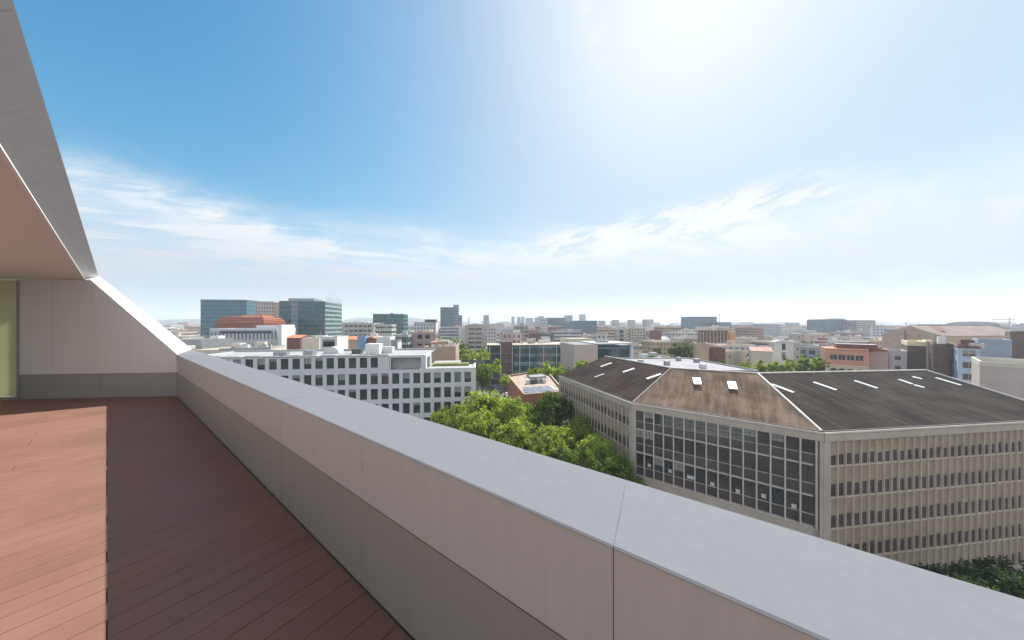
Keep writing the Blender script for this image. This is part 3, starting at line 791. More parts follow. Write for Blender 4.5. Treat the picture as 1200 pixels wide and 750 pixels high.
# ------------------------------------------------------------------ the big hipped-roof building on the street corner
def corner_building():
    zE = H_(507, 31.7); zR = 24.2
    C2 = Vector((X_(965, 31.7), 31.7, 0)); Y1 = (CZ - zE) * F / 92; C1 = Vector((X_(740, Y1), Y1, 0)); Y0 = (CZ - zE) * F / 60; C0 = Vector((X_(655, Y0), Y0, 0))
    u3 = dirv(82.7); C3 = C2 + u3 * 38.5
    u2 = (C2 - C1).normalized(); u1 = (C1 - C0).normalized()
    n1, n2, n3 = [Vector((q.y, -q.x, 0)) for q in (u1, u2, u3)]
    def RP(px, py): Y = (CZ - zR) * F / (py - HY); return Vector((X_(px, Y), Y, zR))
    R0, R1, R2, R3 = RP(709, 417.6), RP(786, 431.5), RP(888, 437.8), RP(1085, 434)
    def onto(p, q):            # slide a ridge end along its sight line until its slope is flat
        a, b, c = q; nn = (b - a).cross(c - a); O = Vector((0, 0, CZ)); d = p - O; return O + d * ((a - O).dot(nn) / d.dot(nn))
    up0 = lambda p: Vector((p.x, p.y, zE + .03))
    R0 = onto(R0, (up0(C0), up0(C1), R1)); R3 = onto(R3, (up0(C2), up0(C3), R2))
    root = thing('corner_building', 'big corner building with dark hipped roof and rows of ribbed windows', 'building', (C1 + C2) / 2)
    cream = mat('cream_concrete', (.40, .345, .295), .8, .1, .5, dirt=.3)
    beige = mat('beige_blind_panel', (.30, .245, .185), .7, .14, .6, dirt=.2)
    mullion = mat('mullion_cream', (.47, .41, .365), .6, .1, 1); finm = mat('fin_cream', (.47, .395, .32), .7, .12, .8)
    plum = mat('plum_spandrel', (.065, .05, .057), .35, .3, .4, spec=.7)
    zF = zE - 1.0                     # underside of the fascia
    # roof slopes, each its own sheet with its own weathering
    def roofmat(nm, a, b, along, st):
        m = bpy.data.materials.new(nm); m.use_nodes = True; T = NT(m.node_tree); bs = m.node_tree.nodes['Principled BSDF']
        pos = T.n('ShaderNodeNewGeometry').outputs['Position']
        dd = T.n('ShaderNodeVectorMath', operation='DOT_PRODUCT'); T.l(pos, dd.inputs[0]); dd.inputs[1].default_value = along
        up = Vector((along.y, -along.x, 0)); de = T.n('ShaderNodeVectorMath', operation='DOT_PRODUCT'); T.l(pos, de.inputs[0]); de.inputs[1].default_value = up
        v = T.comb(T.math('MULTIPLY', dd.outputs['Value'], 1.5), T.math('MULTIPLY', de.outputs['Value'], .13), 0)
        s1 = T.noise(v, 1.0, 6, .65); s2 = T.noise(pos, .25, 5, .6)
        sheet = T.math('FRACT', T.math('DIVIDE', de.outputs['Value'], 2.9))
        c = T.mix(T.smooth(T.math('ADD', T.math('MULTIPLY', s1, .5), T.math('MULTIPLY', s2, .5)), .38, .64), a, b)
        c = T.mix(T.math('MULTIPLY', T.math('LESS_THAN', sheet, .05), .35), c, tuple(q * .5 for q in a))
        T.l(c, bs.inputs['Base Color']); bs.inputs['Roughness'].default_value = .95; bs.inputs['Specular IOR Level'].default_value = .08
        bp = T.n('ShaderNodeBump'); bp.inputs['Strength'].default_value = .5; bp.inputs['Distance'].default_value = .05
        wv = T.math('SINE', T.math('MULTIPLY', dd.outputs['Value'], 2 * math.pi / .35)); T.l(wv, bp.inputs['Height']); T.l(bp.outputs[0], bs.inputs['Normal'])
        return m
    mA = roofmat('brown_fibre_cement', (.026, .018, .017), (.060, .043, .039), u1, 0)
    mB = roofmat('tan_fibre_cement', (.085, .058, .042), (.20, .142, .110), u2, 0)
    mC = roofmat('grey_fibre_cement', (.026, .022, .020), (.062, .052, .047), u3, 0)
    e = .25
    def up(p): return Vector((p.x, p.y, zE + .03))
    def inset(p, *ns): return up(p) - sum(ns, Vector()) * .2
    E0, E1, E2, E3 = inset(C0, n1), inset(C1, n1 * .8, n2 * .8), inset(C2, n2 * .75, n3 * .75), inset(C3, n3)
    slopes = []
    th = Vector((0, 0, -.12))
    for nm, pts, m in (('roof_slope', [E0, E1, R1, R0], mA), ('roof_slope', [E1, E2, R2, R1], mB), ('roof_slope', [E2, E3, R3, R2], mC)):
        mb = MB(); mb.poly(pts); mb.build(nm, [m], root); slopes.append((pts, m))
    # far side of the roof and the ends
    back = MB()
    b0 = R0 + (R0 - E0) * 1.0; b1 = R1 + (R1 - E1); b2 = R2 + (R2 - E2); b3 = R3 + (R3 - E3)
    bb = [Vector((q.x, q.y, zE)) for q in (b0, b1, b2, b3)]
    back.poly([R0, R1, bb[1], bb[0]]); back.poly([R1, R2, bb[2], bb[1]]); back.poly([R2, R3, bb[3], bb[2]])
    back.poly([E0, R0, bb[0]], 1); back.poly([E3, bb[3], R3], 1)
    back.build('rear_roof', [mA, cream], root)
    w = MB()
    for a, b in ((bb[0], bb[1]), (bb[1], bb[2]), (bb[2], bb[3]), (bb[3], C3), (C0, bb[0])):
        a0, b0_ = Vector((a.x, a.y, 0)), Vector((b.x, b.y, 0)); w.poly([a0, b0_, b0_ + Z3 * zE, a0 + Z3 * zE])
    w.build('rear_wall', [cream], root)
    flash = mat('roof_flashing', (.58, .54, .48), .6, .1, 1)
    for a, b, r in ((R0, R1, .16), (R1, R2, .12), (R2, R3, .16), (E1, R1, .05), (E2, R2, .15), (R3, E3, .13)):
        mb = MB(); mb.cyl(a + Z3 * .05, b + Z3 * .05, r, n=6); mb.build('ridge_flashing', [flash], root)
    # cornice + gutter
    mb = MB()
    for a, b, uu, nn in ((C0, C1, u1, n1), (C1, C2, u2, n2), (C2, C3, u3, n3)):
        L = (b - a).length; o = Vector((a.x, a.y, zF)) + nn * .12
        mb.obox(o, uu * L, -nn * .75, Z3 * (zE - zF)); 
        mb.obox(Vector((a.x, a.y, zE - .17)) + nn * .2, uu * L, -nn * .08, Z3 * .1)
    mb.build('cornice', [cream], root)
    mb = MB()
    for a, b, uu, nn in ((E0, E1, u1, n1), (E1, E2, u2, n2), (E2, E3, u3, n3)):
        mb.cyl(a + nn * .12 - Z3 * .0, b + nn * .12 - Z3 * .0, .09, n=6)
    mb.build('gutter', [M_DARKM], root)
    # facades
    rnd = random.Random(9); made = [0]; rest = MB()
    st = 3.5
    def facade(C, uu, nn, L, nb, floors, kind, zb, count):
        wallm = MB(); bay = (L - 1.1) / nb; x0 = .55 if kind == 'glass' else .8
        if kind != 'glass': bay = (L - 1.0) / nb
        back = .35 if kind == 'glass' else .16
        O = Vector((C.x, C.y, 0))
        # backing
        wallm.poly([O - nn * back, O + uu * L - nn * back, O + uu * L - nn * back + Z3 * zF, O - nn * back + Z3 * zF])
        # corner piers and base
        wallm.obox(O - nn * back, uu * (x0 - .02), nn * (back + .05), Z3 * (zF - .003)); wallm.obox(O + uu * (L - x0 + .25) - nn * back, uu * (x0 - .25), nn * (back + .05), Z3 * (zF - .003))
        wallm.obox(O + uu * x0 - nn * (back - .004), uu * (L - 1.3), nn * (back - .03), Z3 * zb)
        wallm.build('facade_wall', [cream if kind == 'glass' else cream], root)
        zs = []
        z = zF
        hs = [2.85] + [st] * floors
        for i in range(floors):
            z1 = z - hs[i]; zs.append((z1, z)); z = z1
        bars = MB()
        for (a, b) in zs: bars.obox(O + uu * x0 + Z3 * (a - .07) - nn * (back - .002), uu * (L - 1.35), nn * (back + .01), Z3 * (.14 if kind == 'glass' else .16))
        bars.build('floor_band', [mullion if kind == 'glass' else finm], root)
        for i in range(nb + 1):
            fm = MB(); w_ = .15 if kind == 'glass' else .10; pr = .10 if kind == 'glass' else .07
            fm.obox(O + uu * (x0 + i * bay - w_ / 2) - nn * (back - .004) + Z3 * (zs[-1][0] - .06), uu * w_, nn * (back + pr), Z3 * (zF - zs[-1][0] + .05))
            if i < 34: fm.build('fin', [mullion if kind == 'glass' else finm], root)
            else: fm.build('fin', [finm], root)
        for fi, (a, b) in enumerate(zs):
            for i in range(nb):
                w_ = bay - .1; h_ = b - a - .14; p = O + uu * (x0 + (i + .5) * bay) - nn * (back - .03) + Z3 * (a + .07)
                px = 600 + F * p.x / p.y
                py = HY + F * (CZ - b) / p.y
                hidden = px > 1212 or py > 395 + .303 * (px - 205) + 12
                if kind == 'glass':
                    g = rnd.choice([M_GLP, M_GLP, M_GL1, M_GLP, M_GL2, M_GLP, M_GL1]); k = ('cb', kind, round(h_, 1), g.name)
                    if k not in WIN:
                        mb = MB(); sp = h_ * (.36 if fi else .40)
                        mb.poly([(-w_ / 2, 0, sp), (w_ / 2, 0, sp), (w_ / 2, 0, h_), (-w_ / 2, 0, h_)], 0)
                        mb.obox((-w_ / 2, -.02, 0), (w_, 0, 0), (0, .02, 0), (0, 0, sp), 2)
                        mb.obox((-w_ / 2, -.09, sp), (w_, 0, 0), (0, .085, 0), (0, 0, .07), 1)
                        mb.obox((-.025, -.05, sp + .07), (.05, 0, 0), (0, .045, 0), (0, 0, h_ - sp - .07), 3)
                        if g.name == M_GL2.name: mb.obox((-w_ / 2, -.015, sp + (h_ - sp) * .45), (w_, 0, 0), (0, .012, 0), (0, 0, (h_ - sp) * .55), 4)
                        for q in (.36, .7): mb.obox((-w_ / 2, -.045, sp + (h_ - sp) * q), (w_, 0, 0), (0, .04, 0), (0, 0, .05), 3)
                        WIN[k] = mb.mesh('window', [g, mullion, plum, M_FRAME, M_BLIND])
                else:
                    k = ('cb', kind, round(h_, 1), i % 3)
                    if k not in WIN:
                        mb = MB(); sp = min(1.42, h_ * .42) + .08 * (i % 3)
                        mb.poly([(-w_ / 2, 0, 0), (w_ / 2, 0, 0), (w_ / 2, 0, sp), (-w_ / 2, 0, sp)], 0)
                        mb.obox((-w_ / 2, -.05, sp), (w_, 0, 0), (0, .05, 0), (0, 0, h_ - sp), 1)
                        WIN[k] = mb.mesh('window', [plum, beige])
                if made[0] < count and not hidden:
                    o = bpy.data.objects.new('window', WIN[k]); COL.objects.link(o); o.parent = root
                    o.location = p - Vector(root['at']); o.rotation_euler = (0, 0, math.atan2(uu.y, uu.x)); made[0] += 1
                else: 
                    me = WIN[k]; M_ = Matrix.Translation(p) @ Matrix.Rotation(math.atan2(uu.y, uu.x), 4, 'Z')
                    names = [q.name for q in me.materials]
                    for pl in me.polygons:
                        nm = names[pl.material_index]
                        if nm not in restm: restm.append(nm)
                        rest.poly([M_ @ me.vertices[vi].co for vi in pl.vertices], restm.index(nm))
        # white papers stuck in some third-row panes
        if kind == 'glass':
            for i in range(1, nb, 2):
                a, b = zs[2]; p = O + uu * (x0 + (i + .55 + rnd.uniform(-.1, .1)) * bay) - nn * (back - .05) + Z3 * (a + 1.55 + rnd.uniform(-.15, .15))
                mb = MB(); ww = .42 if i != 5 else .95; mb.obox(p - uu * ww / 2, uu * ww, nn * .05, Z3 * .48); mb.build('white_panel', [M_WHITEM], root)
    restm = []
    facade(C1, u2, n2, (C2 - C1).length, 15, 3, 'glass', zF - 2.85 - 2 * st - .1, 60)
    facade(C2, u3, n3, (C3 - C2).length, 36, 5, 'blind', 1.2, 100)
    facade(C0, u1, n1, (C1 - C0).length, 24, 5, 'blind', 1.2, 100)
    tag(rest.build('window', [bpy.data.materials[q] for q in restm], root), kind='stuff')
    # skylight strips up the slopes
    sky = mat('skylight_sheet', (.62, .62, .60), .4, .15, 1.5)
    def strip(pts, q0, q1, w, h=.10):
        nn = (pts[1] - pts[0]).cross(pts[3] - pts[0]).normalized()
        if nn.z < 0: nn = -nn
        out = []
        for q in (q0, q1):
            r = ray(*q); O = Vector((0, 0, CZ)); t = (pts[0] - O).dot(nn) / r.dot(nn); out.append(O + r * t)
        d = (out[1] - out[0]); s = nn.cross(d).normalized() * w
        mb = MB(); mb.obox(out[0] - s / 2 + nn * .01, d, s, nn * h); mb.build('skylight', [sky], root)
    pA, pB, pC = slopes[0][0], slopes[1][0], slopes[2][0]
    for q in (((704, 430), (717, 425.5)), ((730, 436.5), (743.5, 432)), ((758, 444.3), (774.5, 438.6)), ((697, 442.3), (708, 438.4))): strip(pA, q[0], q[1], .62 if q[0][0] > 700 else .3)
    for q in (((904, 450.6), (930, 460.4)), ((953, 448.2), (980, 457.6)), ((1001, 446.4), (1028, 455.4)), ((1053, 445), (1069, 450.6)), ((1071, 451.6), (1083, 454.6)), ((1069, 442), (1080, 444.4)), ((1096, 443), (1126, 452))): strip(pC, q[0], q[1], .55)
    strip(pB, (816, 444), (818, 451.2), 1.0, .22); strip(pB, (857, 447.4), (859.5, 456), 1.0, .05)
    RECT.append((650, 1210, 470, 690, 30)); RECT.append((705, 1150, 437, 500, 40)); FOOT.append((C0 - n1 * 26, u1, n1, 26, 26)); FOOT.append((C1 - n2 * 30, u2, n2, 24, 32)); FOOT.append((C2 - n3 * 28, u3, n3, 40, 30))
    return C0, C1, C2, C3
CB = corner_building()

# ------------------------------------------------------------------ named buildings of the middle distance
PT_CURT = pattern('curtain_wall_blue', 1.5, 3.6, .9, .72, (.012, .075, .11), src='object', groughness=.12, gvar=.25, spec=.9, wvar=.2)
PT_CHECK = pattern('checkered_wall', 2.2, 3.4, .42, .5, (.06, .05, .055), src='object', gvar=.3)
PT_TEAL = pattern('curtain_wall_teal', 3.0, 3.7, .96, .70, (.012, .062, .075), src='object', strip=False, groughness=.10, gvar=.22, spec=.9, wvar=.2)
PT_SLIT = pattern('slit_window_wall', 1.8, 6.4, .34, .62, (.035, .045, .055), src='object', gvar=.15)
PT_PUNCH = pattern('punched_wall', 2.7, 3.2, .42, .48, (.045, .047, .05), src='object')
PT_STRIP = pattern('strip_window_wall', 3.0, 3.3, .5, .42, (.045, .05, .055), src='object', strip=True)
PT_BALC = pattern('balcony_wall', 3.6, 3.1, .66, .55, (.07, .06, .055), src='object', gvar=.8)
PT_PLAIN = pattern('plain_wall', 9.0, 4.0, .12, .25, (.08, .075, .07), src='object')
PT_FAR = pattern('far_wall', 3.0, 3.2, .45, .48, (.06, .062, .066), src='attr')

def B(*a, **k): return block(*a, **k)
B('glass_tower', 'broad blue glass tower at the left end of the skyline', 'building', 235, 289, 351.5, 262, dep=20, patt=PT_CURT, col=(.03, .15, .22), vis=395, par=.5, rf=M_GREYR, cap=M_DARKM)
B('checkered_tower', 'pinkish white tower peppered with small square windows', 'building', 299, 320, 354, 256, dep=16, patt=PT_CHECK, col=(.45, .38, .39), vis=388, sidewall=M_BROWN)
r, A, u, v, L, top = B('glass_office', 'wide dark teal glass office with a lighter glass corner', 'building', 327, 381, 352.5, 232, dep=30, patt=PT_TEAL, col=(.03, .10, .12), vis=405, par=0, rf=M_GREYR, sidewall=pattern('curtain_wall_pale', 2.6, 3.7, .92, .62, (.03, .10, .10), src='flat', base_col=(.26, .33, .33), groughness=.1, gvar=.3, spec=.9))
mb = MB(); mb.obox(A + u * (L * .2) + Z3 * (top + .01), u * (L * .56), v * 12, Z3 * 2.2); mb.build('plant_storey', [M_METAL], r)
mb = MB(); mb.obox(A + u * (L * .26) - v * .25, u * 5.2, v * .24, Z3 * (top - .4)); mb.build('grey_fin_wall', [pattern('grey_ribs', 1.3, 3.7, .5, .5, (.05, .06, .07), src='flat', base_col=(.22, .23, .27))], r)
for i in range(9):
    mb = MB(); q = A + u * L + v * (2 + i * 3.2) + Z3 * (top - 1); mb.cyl(q, q + Z3 * 5, .22, n=5); mb.build('roof_mast', [M_WHITEM], r)

def orange_hall():
    Y = 192; A = Vector((X_(252, Y), Y, 0)); u = dirv(84); v = Vector((-u.y, u.x, 0)); L = X_(305, Y) - A.x; t = H_(370, Y)
    root = thing('copper_hall', 'orange copper clad hall with rounded louvred top before the blue tower', 'building', A + u * L / 2)
    m1 = pattern('copper_louvres', 1000, 1.4, 1, .5, (.05, .014, .014), src='flat', base_col=(.36, .085, .02), strip=True, gvar=0)
    mc = mat('bright_copper', (.80, .26, .07), .4, .1, .3)
    mb = MB(); r = 5.0; ins = 4
    prof = [(0, 18), (0, t - r), (r * .15, t - r * .55), (r * .45, t - r * .2), (r, t)]
    for (a, za), (b, zb) in zip(prof, prof[1:]):
        def q(s, z, w): return A + u * (s if w == 0 else L - s) + Z3 * z
        mb.poly([A + u * a + v * a + Z3 * za, A + u * (L - a) + v * a + Z3 * za, A + u * (L - b) + v * b + Z3 * zb, A + u * b + v * b + Z3 * zb], 0, [(0, za), (L, za), (L, zb), (0, zb)])
        mb.poly([A + u * (L - a) + v * a + Z3 * za, A + u * (L - a) + v * (22 - a) + Z3 * za, A + u * (L - b) + v * (22 - b) + Z3 * zb, A + u * (L - b) + v * b + Z3 * zb], 0, [(0, za), (22, za), (22, zb), (0, zb)])
        mb.poly([A + u * a + v * (22 - a) + Z3 * za, A + u * a + v * a + Z3 * za, A + u * b + v * b + Z3 * zb, A + u * b + v * (22 - b) + Z3 * zb], 0, [(0, za), (22, za), (22, zb), (0, zb)])
    mb.build('louvred_shell', [m1], root)
    mb = MB(); mb.poly([A + u * r + v * r + Z3 * t, A + u * (L - r) + v * r + Z3 * t, A + u * (L - r) + v * (22 - r) + Z3 * t, A + u * r + v * (22 - r) + Z3 * t]); mb.build('roof', [mc], root)
    mb = MB(); mb.obox(A + u * (L * .42) + v * (r + .3) + Z3 * (t - .4), u * (L * .42), v * 10, Z3 * .9); mb.build('roof_lantern', [mc], root)
    mb = MB(); a = A + u * (L * .4) - v * .02
    mb.poly([a + u * 0 + Z3 * (t - 4) + v * .2, a + u * (L * .44) + Z3 * (t - 4) + v * .2, a + u * (L * .44) + Z3 * (t - .05) + v * 3.9, a + Z3 * (t - .05) + v * 3.9]); mb.build('copper_panel', [mc], root)
    RECT.append((250, 305, 369, 390, Y)); FOOT.append((A, u, v, L, 22))
orange_hall()

r, A, u, v, L, top = B('slit_window_building', 'long pale grey building with narrow upright windows under the copper hall', 'building', 246, 325, 386.5, 150, dep=16, patt=PT_SLIT, col=(.44, .46, .49), vis=412, bits=4, rf=M_PALER, cap=M_WHITE)
mb = MB(); mb.obox(A + u * 5 - v * .15 + Z3 * (top - 1.9), u * (L - 8), v * .14, Z3 * 1.2); mb.build('window_strip', [M_GL1], r)
mb = MB(); mb.obox(A + u * (L * .62) + v * 3 + Z3 * (top + .02), u * 11, v * 6, Z3 * 2.4); mb.build('stair_hut', [M_WHITE], r)
B('white_end_block', 'tall narrow white block joined to the slit windowed building', 'building', 325.5, 330, 382, 149, dep=11, wl=M_WHITE, rf=M_WHITER, vis=412, sidewall=mat('sun_tinted_white_render', (.74, .71, .66), .75, .05, .4))  # lighter, warmer side wall; the sun on it is put into the colour
r, A, u, v, L, top = B('banded_low_building', 'low white building with ribbon window and cluttered roof beside the terrace corner', 'building', 257, 317, 411, 92, az=68, dep=14, wl=M_WHITE, rf=M_PALER, vis=425, bits=6, win=(2.4, 2.1, 1.15, 3.3, 1.1), style='dark', cap=M_WHITER, sidewall=M_CREAM)
B('cream_annex', 'sunlit cream annex with rooftop units above the terrace corner', 'building', 226, 256.5, 412.5, 92, az=88, dep=12, wl=M_CREAM, rf=M_WHITER, vis=425, bits=3)
B('grey_shed', 'low blue grey shed roof just above the terrace corner', 'building', 205, 236, 400, 120, az=84, dep=16, wl=M_METAL, rf=M_PALER, vis=412, bits=1)

r, A, u, v, L, top = B('white_cube', 'white framed roof pavilion with dark square window wall', 'building', 375.5, 395, 395.5, 101, dep=9, wl=M_WHITE, rf=M_WHITER, vis=414, both=False, win=(5.4, 3.9, 2.6, 3.9, .55), style='dark_mid', par=.3, sidewall=mat('sun_tinted_white_render', (.74, .71, .66), .75, .05, .4))  # side wall colour already carries the sunlight
for i, (a, b, py, Y, c) in enumerate(((336, 352, 396, 140, 'low maroon walled house with red tile roof beside the white end block'), (404, 421, 398, 118, 'orange tiled house right of the white roof pavilion'), (426, 444, 398, 112, 'orange tiled house with steep gable left of the white box'))):
    B('tiled_house', c, 'house', a, b, py, Y, dep=10, wl=[M_MAROON, M_TAN, M_BRICK][i], rf=M_TILE, roofshape='gable' if i != 2 else 'gable_front', vis=410, group='orange tiled houses behind the white office')
B('pale_shed', 'small pale shed left of the white roof pavilion', 'house', 354, 374, 398, 128, dep=9, wl=M_CREAM, rf=M_WHITER, vis=410, bits=2)
B('blue_hut', 'little blue roof hut between the orange roofs', 'hut', 419, 428, 396, 110, dep=5, wl=mat('blue_render', (.16, .28, .46), .7, .1, .5), rf=M_GREYR, vis=404)
B('white_box', 'windowless white box right of the orange roofs', 'building', 441, 457, 397.5, 93, dep=6, wl=M_WHITE, rf=M_WHITER, vis=411, sidewall=mat('sun_tinted_white_render', (.74, .71, .66), .75, .05, .4))  # sun on the side wall is painted into its render
B('pale_plant_room', 'pale louvred plant room beside the windowless white box', 'building', 457.5, 466, 401, 90, dep=5, wl=M_METAL, rf=M_WHITER, vis=412, sidewall=M_WHITE)
B('grey_office', 'long low grey brown office left of the green glass box', 'building', 401, 438, 379.5, 222, dep=16, wl=M_CONC, rf=M_GREYR, win=(3.4, 2.6, 1.6, 3.6, 1), style='dark', vis=398, bits=3)
r, A, u, v, L, top = B('green_glass_box', 'square green glass office tower standing alone', 'building', 437, 473, 368.5, 262, dep=17, patt=PT_TEAL, col=(.03, .16, .15), vis=396, par=.6, rf=M_GREYR, cap=mat('teal_cap', (.04, .16, .16), .5, .1), bits=4)
B('pale_green_office', 'pale grey green office in front of the green glass box', 'building', 440, 459, 381, 200, dep=12, patt=PT_STRIP, col=(.36, .40, .38), vis=398, rf=M_PALER, bits=1)
B('teal_roofed_block', 'low block with pale teal roof and glazed front', 'building', 461, 478, 394, 140, dep=16, patt=PT_TEAL, col=(.24, .34, .36), vis=412, rf=mat('pale_teal_roof', (.30, .40, .41), .7, .1, .3), bits=1)
B('terracotta_flats', 'pinkish brown flats with square loggias and rooftop clutter', 'building', 483, 510, 391, 150, dep=12, wl=mat('pink_brown_render', (.36, .27, .25), .8, .1, .4), rf=M_REDR, win=(3.9, 2.5, 2.2, 3.6, .8), vis=408, bits=5)
r, A, u, v, L, top = B('grey_twin_block', 'pale grey flats with dark rooftop box behind the pinkish flats', 'building', 485, 511, 378.5, 258, dep=14, patt=PT_PUNCH, col=(.45, .45, .47), vis=392, rf=M_PALER, sidewall=M_WHITE)
mb = MB(); mb.obox(A + u * (L * .48) + v * 1 + Z3 * (top + .72), u * (L * .5), v * 10, Z3 * 2.6); mb.build('dark_roof_box', [M_DARKM], r)
r, A, u, v, L, top = B('dark_blue_tower', 'dark blue slab tower with taller fin beside the thin mast', 'building', 516, 531, 360.5, 430, dep=16, patt=PT_CURT, col=(.05, .11, .17), vis=385, par=.6, rf=M_GREYR, cap=M_DARKM)
mb = MB(); mb.obox(A + u * L + v * 3, u * 8, v * 20, Z3 * (top + 4.6)); o = mb.build('taller_fin', [PT_STRIP], r); o.color = (.16, .24, .32, 1)
mb = MB(); mb.obox(A + u * (L + 8.01) + v * 6, u * 5, v * 12, Z3 * (top - 11)); o = mb.build('low_fin', [PT_STRIP], r); o.color = (.16, .22, .30, 1)

def spire(px, py, Y, w, label, seed=0):
    p = Vector((X_(px, Y), Y, 0)); t = H_(py, Y); root = thing('communication_mast', label, 'mast', p)
    mb = MB(); b = H_(383, Y) - 6
    for s in range(4):
        a = math.pi / 4 + s * math.pi / 2; q = Vector((math.cos(a), math.sin(a), 0)) * w
        mb.cyl(p + q, p + q * .15 + Z3 * t * .86, w * .12, w * .06, n=5)
    for i in range(9):
        z = t * .86 * i / 9; f = 1 - .85 * i / 9; c = [p + Vector((math.cos(math.pi / 4 + s * math.pi / 2), math.sin(math.pi / 4 + s * math.pi / 2), 0)) * w * f + Z3 * z for s in range(4)]
        for s in range(4): mb.cyl(c[s], c[(s + 1) % 4] + Z3 * t * .05, w * .06, n=4)
    mb.build('lattice', [M_METAL], root)
    mb = MB(); mb.cyl(p + Z3 * t * .84, p + Z3 * t, w * .1, w * .04, n=6); mb.build('antenna', [M_METAL], root)
    mb = MB(); mb.cyl(p + Z3 * t * .70, p + Z3 * t * .73, w * .8, n=10); mb.build('platform', [M_METAL], root)
spire(549.5, 368, 900, 6, 'thin lattice mast right of the dark blue tower')
spire(1062, 373.5, 420, 1.8, 'faint thin mast on the right skyline above the maroon hall')

# round-topped office
r, A, u, v, L, top = B('round_topped_office', 'beige office with barrel vaulted top at the end of the tree row', 'building', 544, 569, 383.5, 172, dep=16, wl=mat('beige_stone', (.40, .36, .34), .8, .1, .4), rf=M_METAL, win=(4.2, 3.6, 1.1, 2.7, 1.0), style='dark', roofshape='barrel', vis=410, cap=mat('beige_stone', (.40, .36, .34)))
B('white_slab', 'blank white slab left of the round topped office', 'building', 537.5, 543.5, 384.5, 182, dep=10, wl=M_WHITE, rf=M_WHITER, vis=400)
B('grey_low_offices', 'low blue grey offices below the dark blue tower', 'building', 516, 541, 383.5, 300, dep=20, patt=PT_STRIP, col=(.40, .43, .48), vis=392, rf=M_PALER, bits=3)
B('rose_flats', 'pale rose flats behind the glazed office with external frame', 'building', 589, 612, 391, 165, dep=12, patt=PT_PUNCH, col=(.46, .36, .35), vis=400, rf=M_SAND, bits=2)
B('loggia_block', 'grey brown block with one big dark loggia', 'building', 604, 619, 382.5, 235, dep=12, patt=PT_BALC, col=(.35, .30, .29), vis=393, rf=M_GREYR, bits=2)
B('pale_slab_tower', 'narrow pale slab with small windows left of the teal skyline block', 'building', 635, 642, 374, 330, dep=10, patt=PT_PUNCH, col=(.45, .45, .46), vis=388, rf=M_PALER)
r, A, u, v, L, top = B('dark_roof_office', 'flat dark roofed office box behind the glazed office', 'building', 624, 649, 393, 190, dep=12, wl=M_BROWN, rf=M_DARKM, vis=401, bits=2, cap=M_DARKM)
mb = MB(); mb.obox(A + u * (L * .4) - v * .1 + Z3 * (top - 2.4), u * 6, v * .09, Z3 * 1.6); mb.build('white_panel', [M_WHITEM], r)

def framed_office():
    """glazed office whose white external frame stands proud of the glass"""
    Y = 150; u = dirv(84); v = Vector((-u.y, u.x, 0)); A = Vector((X_(571.5, Y), Y, 0)); k = (667.5 - 600) / F
    L = (k * Y - A.x) / (u.x - k * u.y); t = H_(404, Y)
    root = thing('glazed_office', 'glazed teal office with slim white external columns and cream flat roof', 'building', A + u * L / 2)
    gl = mat('teal_curtain_glass', (.10, .20, .22), .08, .5, .25, spec=.9); gd = mat('dark_teal_glass', (.022, .06, .075), .08, .4, .25, spec=.9)
    mb = MB(); x1 = L * .31
    D = 18
    mb.obox(A + u * x1, u * (L - x1), v * D, Z3 * (t - .5)); mb.obox(A + v * 3, u * (x1 - .02), v * (D - 3), Z3 * (t - .8)); mb.build('glass_body', [gd], root)
    st = 4.5
    for i in range(4):
        z = t - .5 - st * (i + 1)
        mb = MB(); mb.obox(A + u * (x1 + .2) - v * .06 + Z3 * (z + 2.9), u * (L - x1 - .2), v * .055, Z3 * 1.5); mb.build('pale_glass_band', [gl], root)
        mb = MB(); mb.obox(A + u * (x1 + .1) - v * .25 + Z3 * (z + st - .12), u * (L - x1 - .1), v * .245, Z3 * .18); mb.build('floor_band', [M_FRAMEW if i == 2 else M_METAL], root)
        mb = MB(); mb.obox(A + v * 1.2 + Z3 * z, u * (x1 - .1), v * 1.75, Z3 * .22); mb.build('gallery_slab', [M_METAL], root)
    for f in (.02, .15, .29, .38, .50, .67, .83, .985):
        mb = MB(); mb.obox(A + u * (L * f) - v * .7, u * .32, v * .4, Z3 * (t - .45)); mb.build('column', [M_FRAMEW], root)
    mb = MB(); mb.obox(A + u * (x1 - .5) - v * .9 + Z3 * (t - .45), u * (L - x1 + .6), v * (D + .9), Z3 * .45); mb.build('main_roof', [M_SAND], root)
    mb = MB(); mb.obox(A - u * .3 - v * .9 + Z3 * (t - .4), u * (L * .16), v * (D * .8), Z3 * .4); mb.build('wing_roof', [M_SAND], root)
    mb = MB(); mb.obox(A + u * (L * .165) + v * 2, u * (L * .135), v * 7, Z3 * (t + 1.5)); mb.build('stair_tower', [M_BROWN], root)
    rnd = random.Random(4); roof_bits(root, A + u * x1, u, v, L - x1, D, t, 7, rnd)
    # side that faces right
    RECT.append((571, 668, 398, 446, Y)); FOOT.append((Vector((-24, 84, 0)), Vector((1, 0, 0)), Vector((0, 1, 0)), 24, 66)); FOOT.append((A, u, v, L, D))
framed_office()

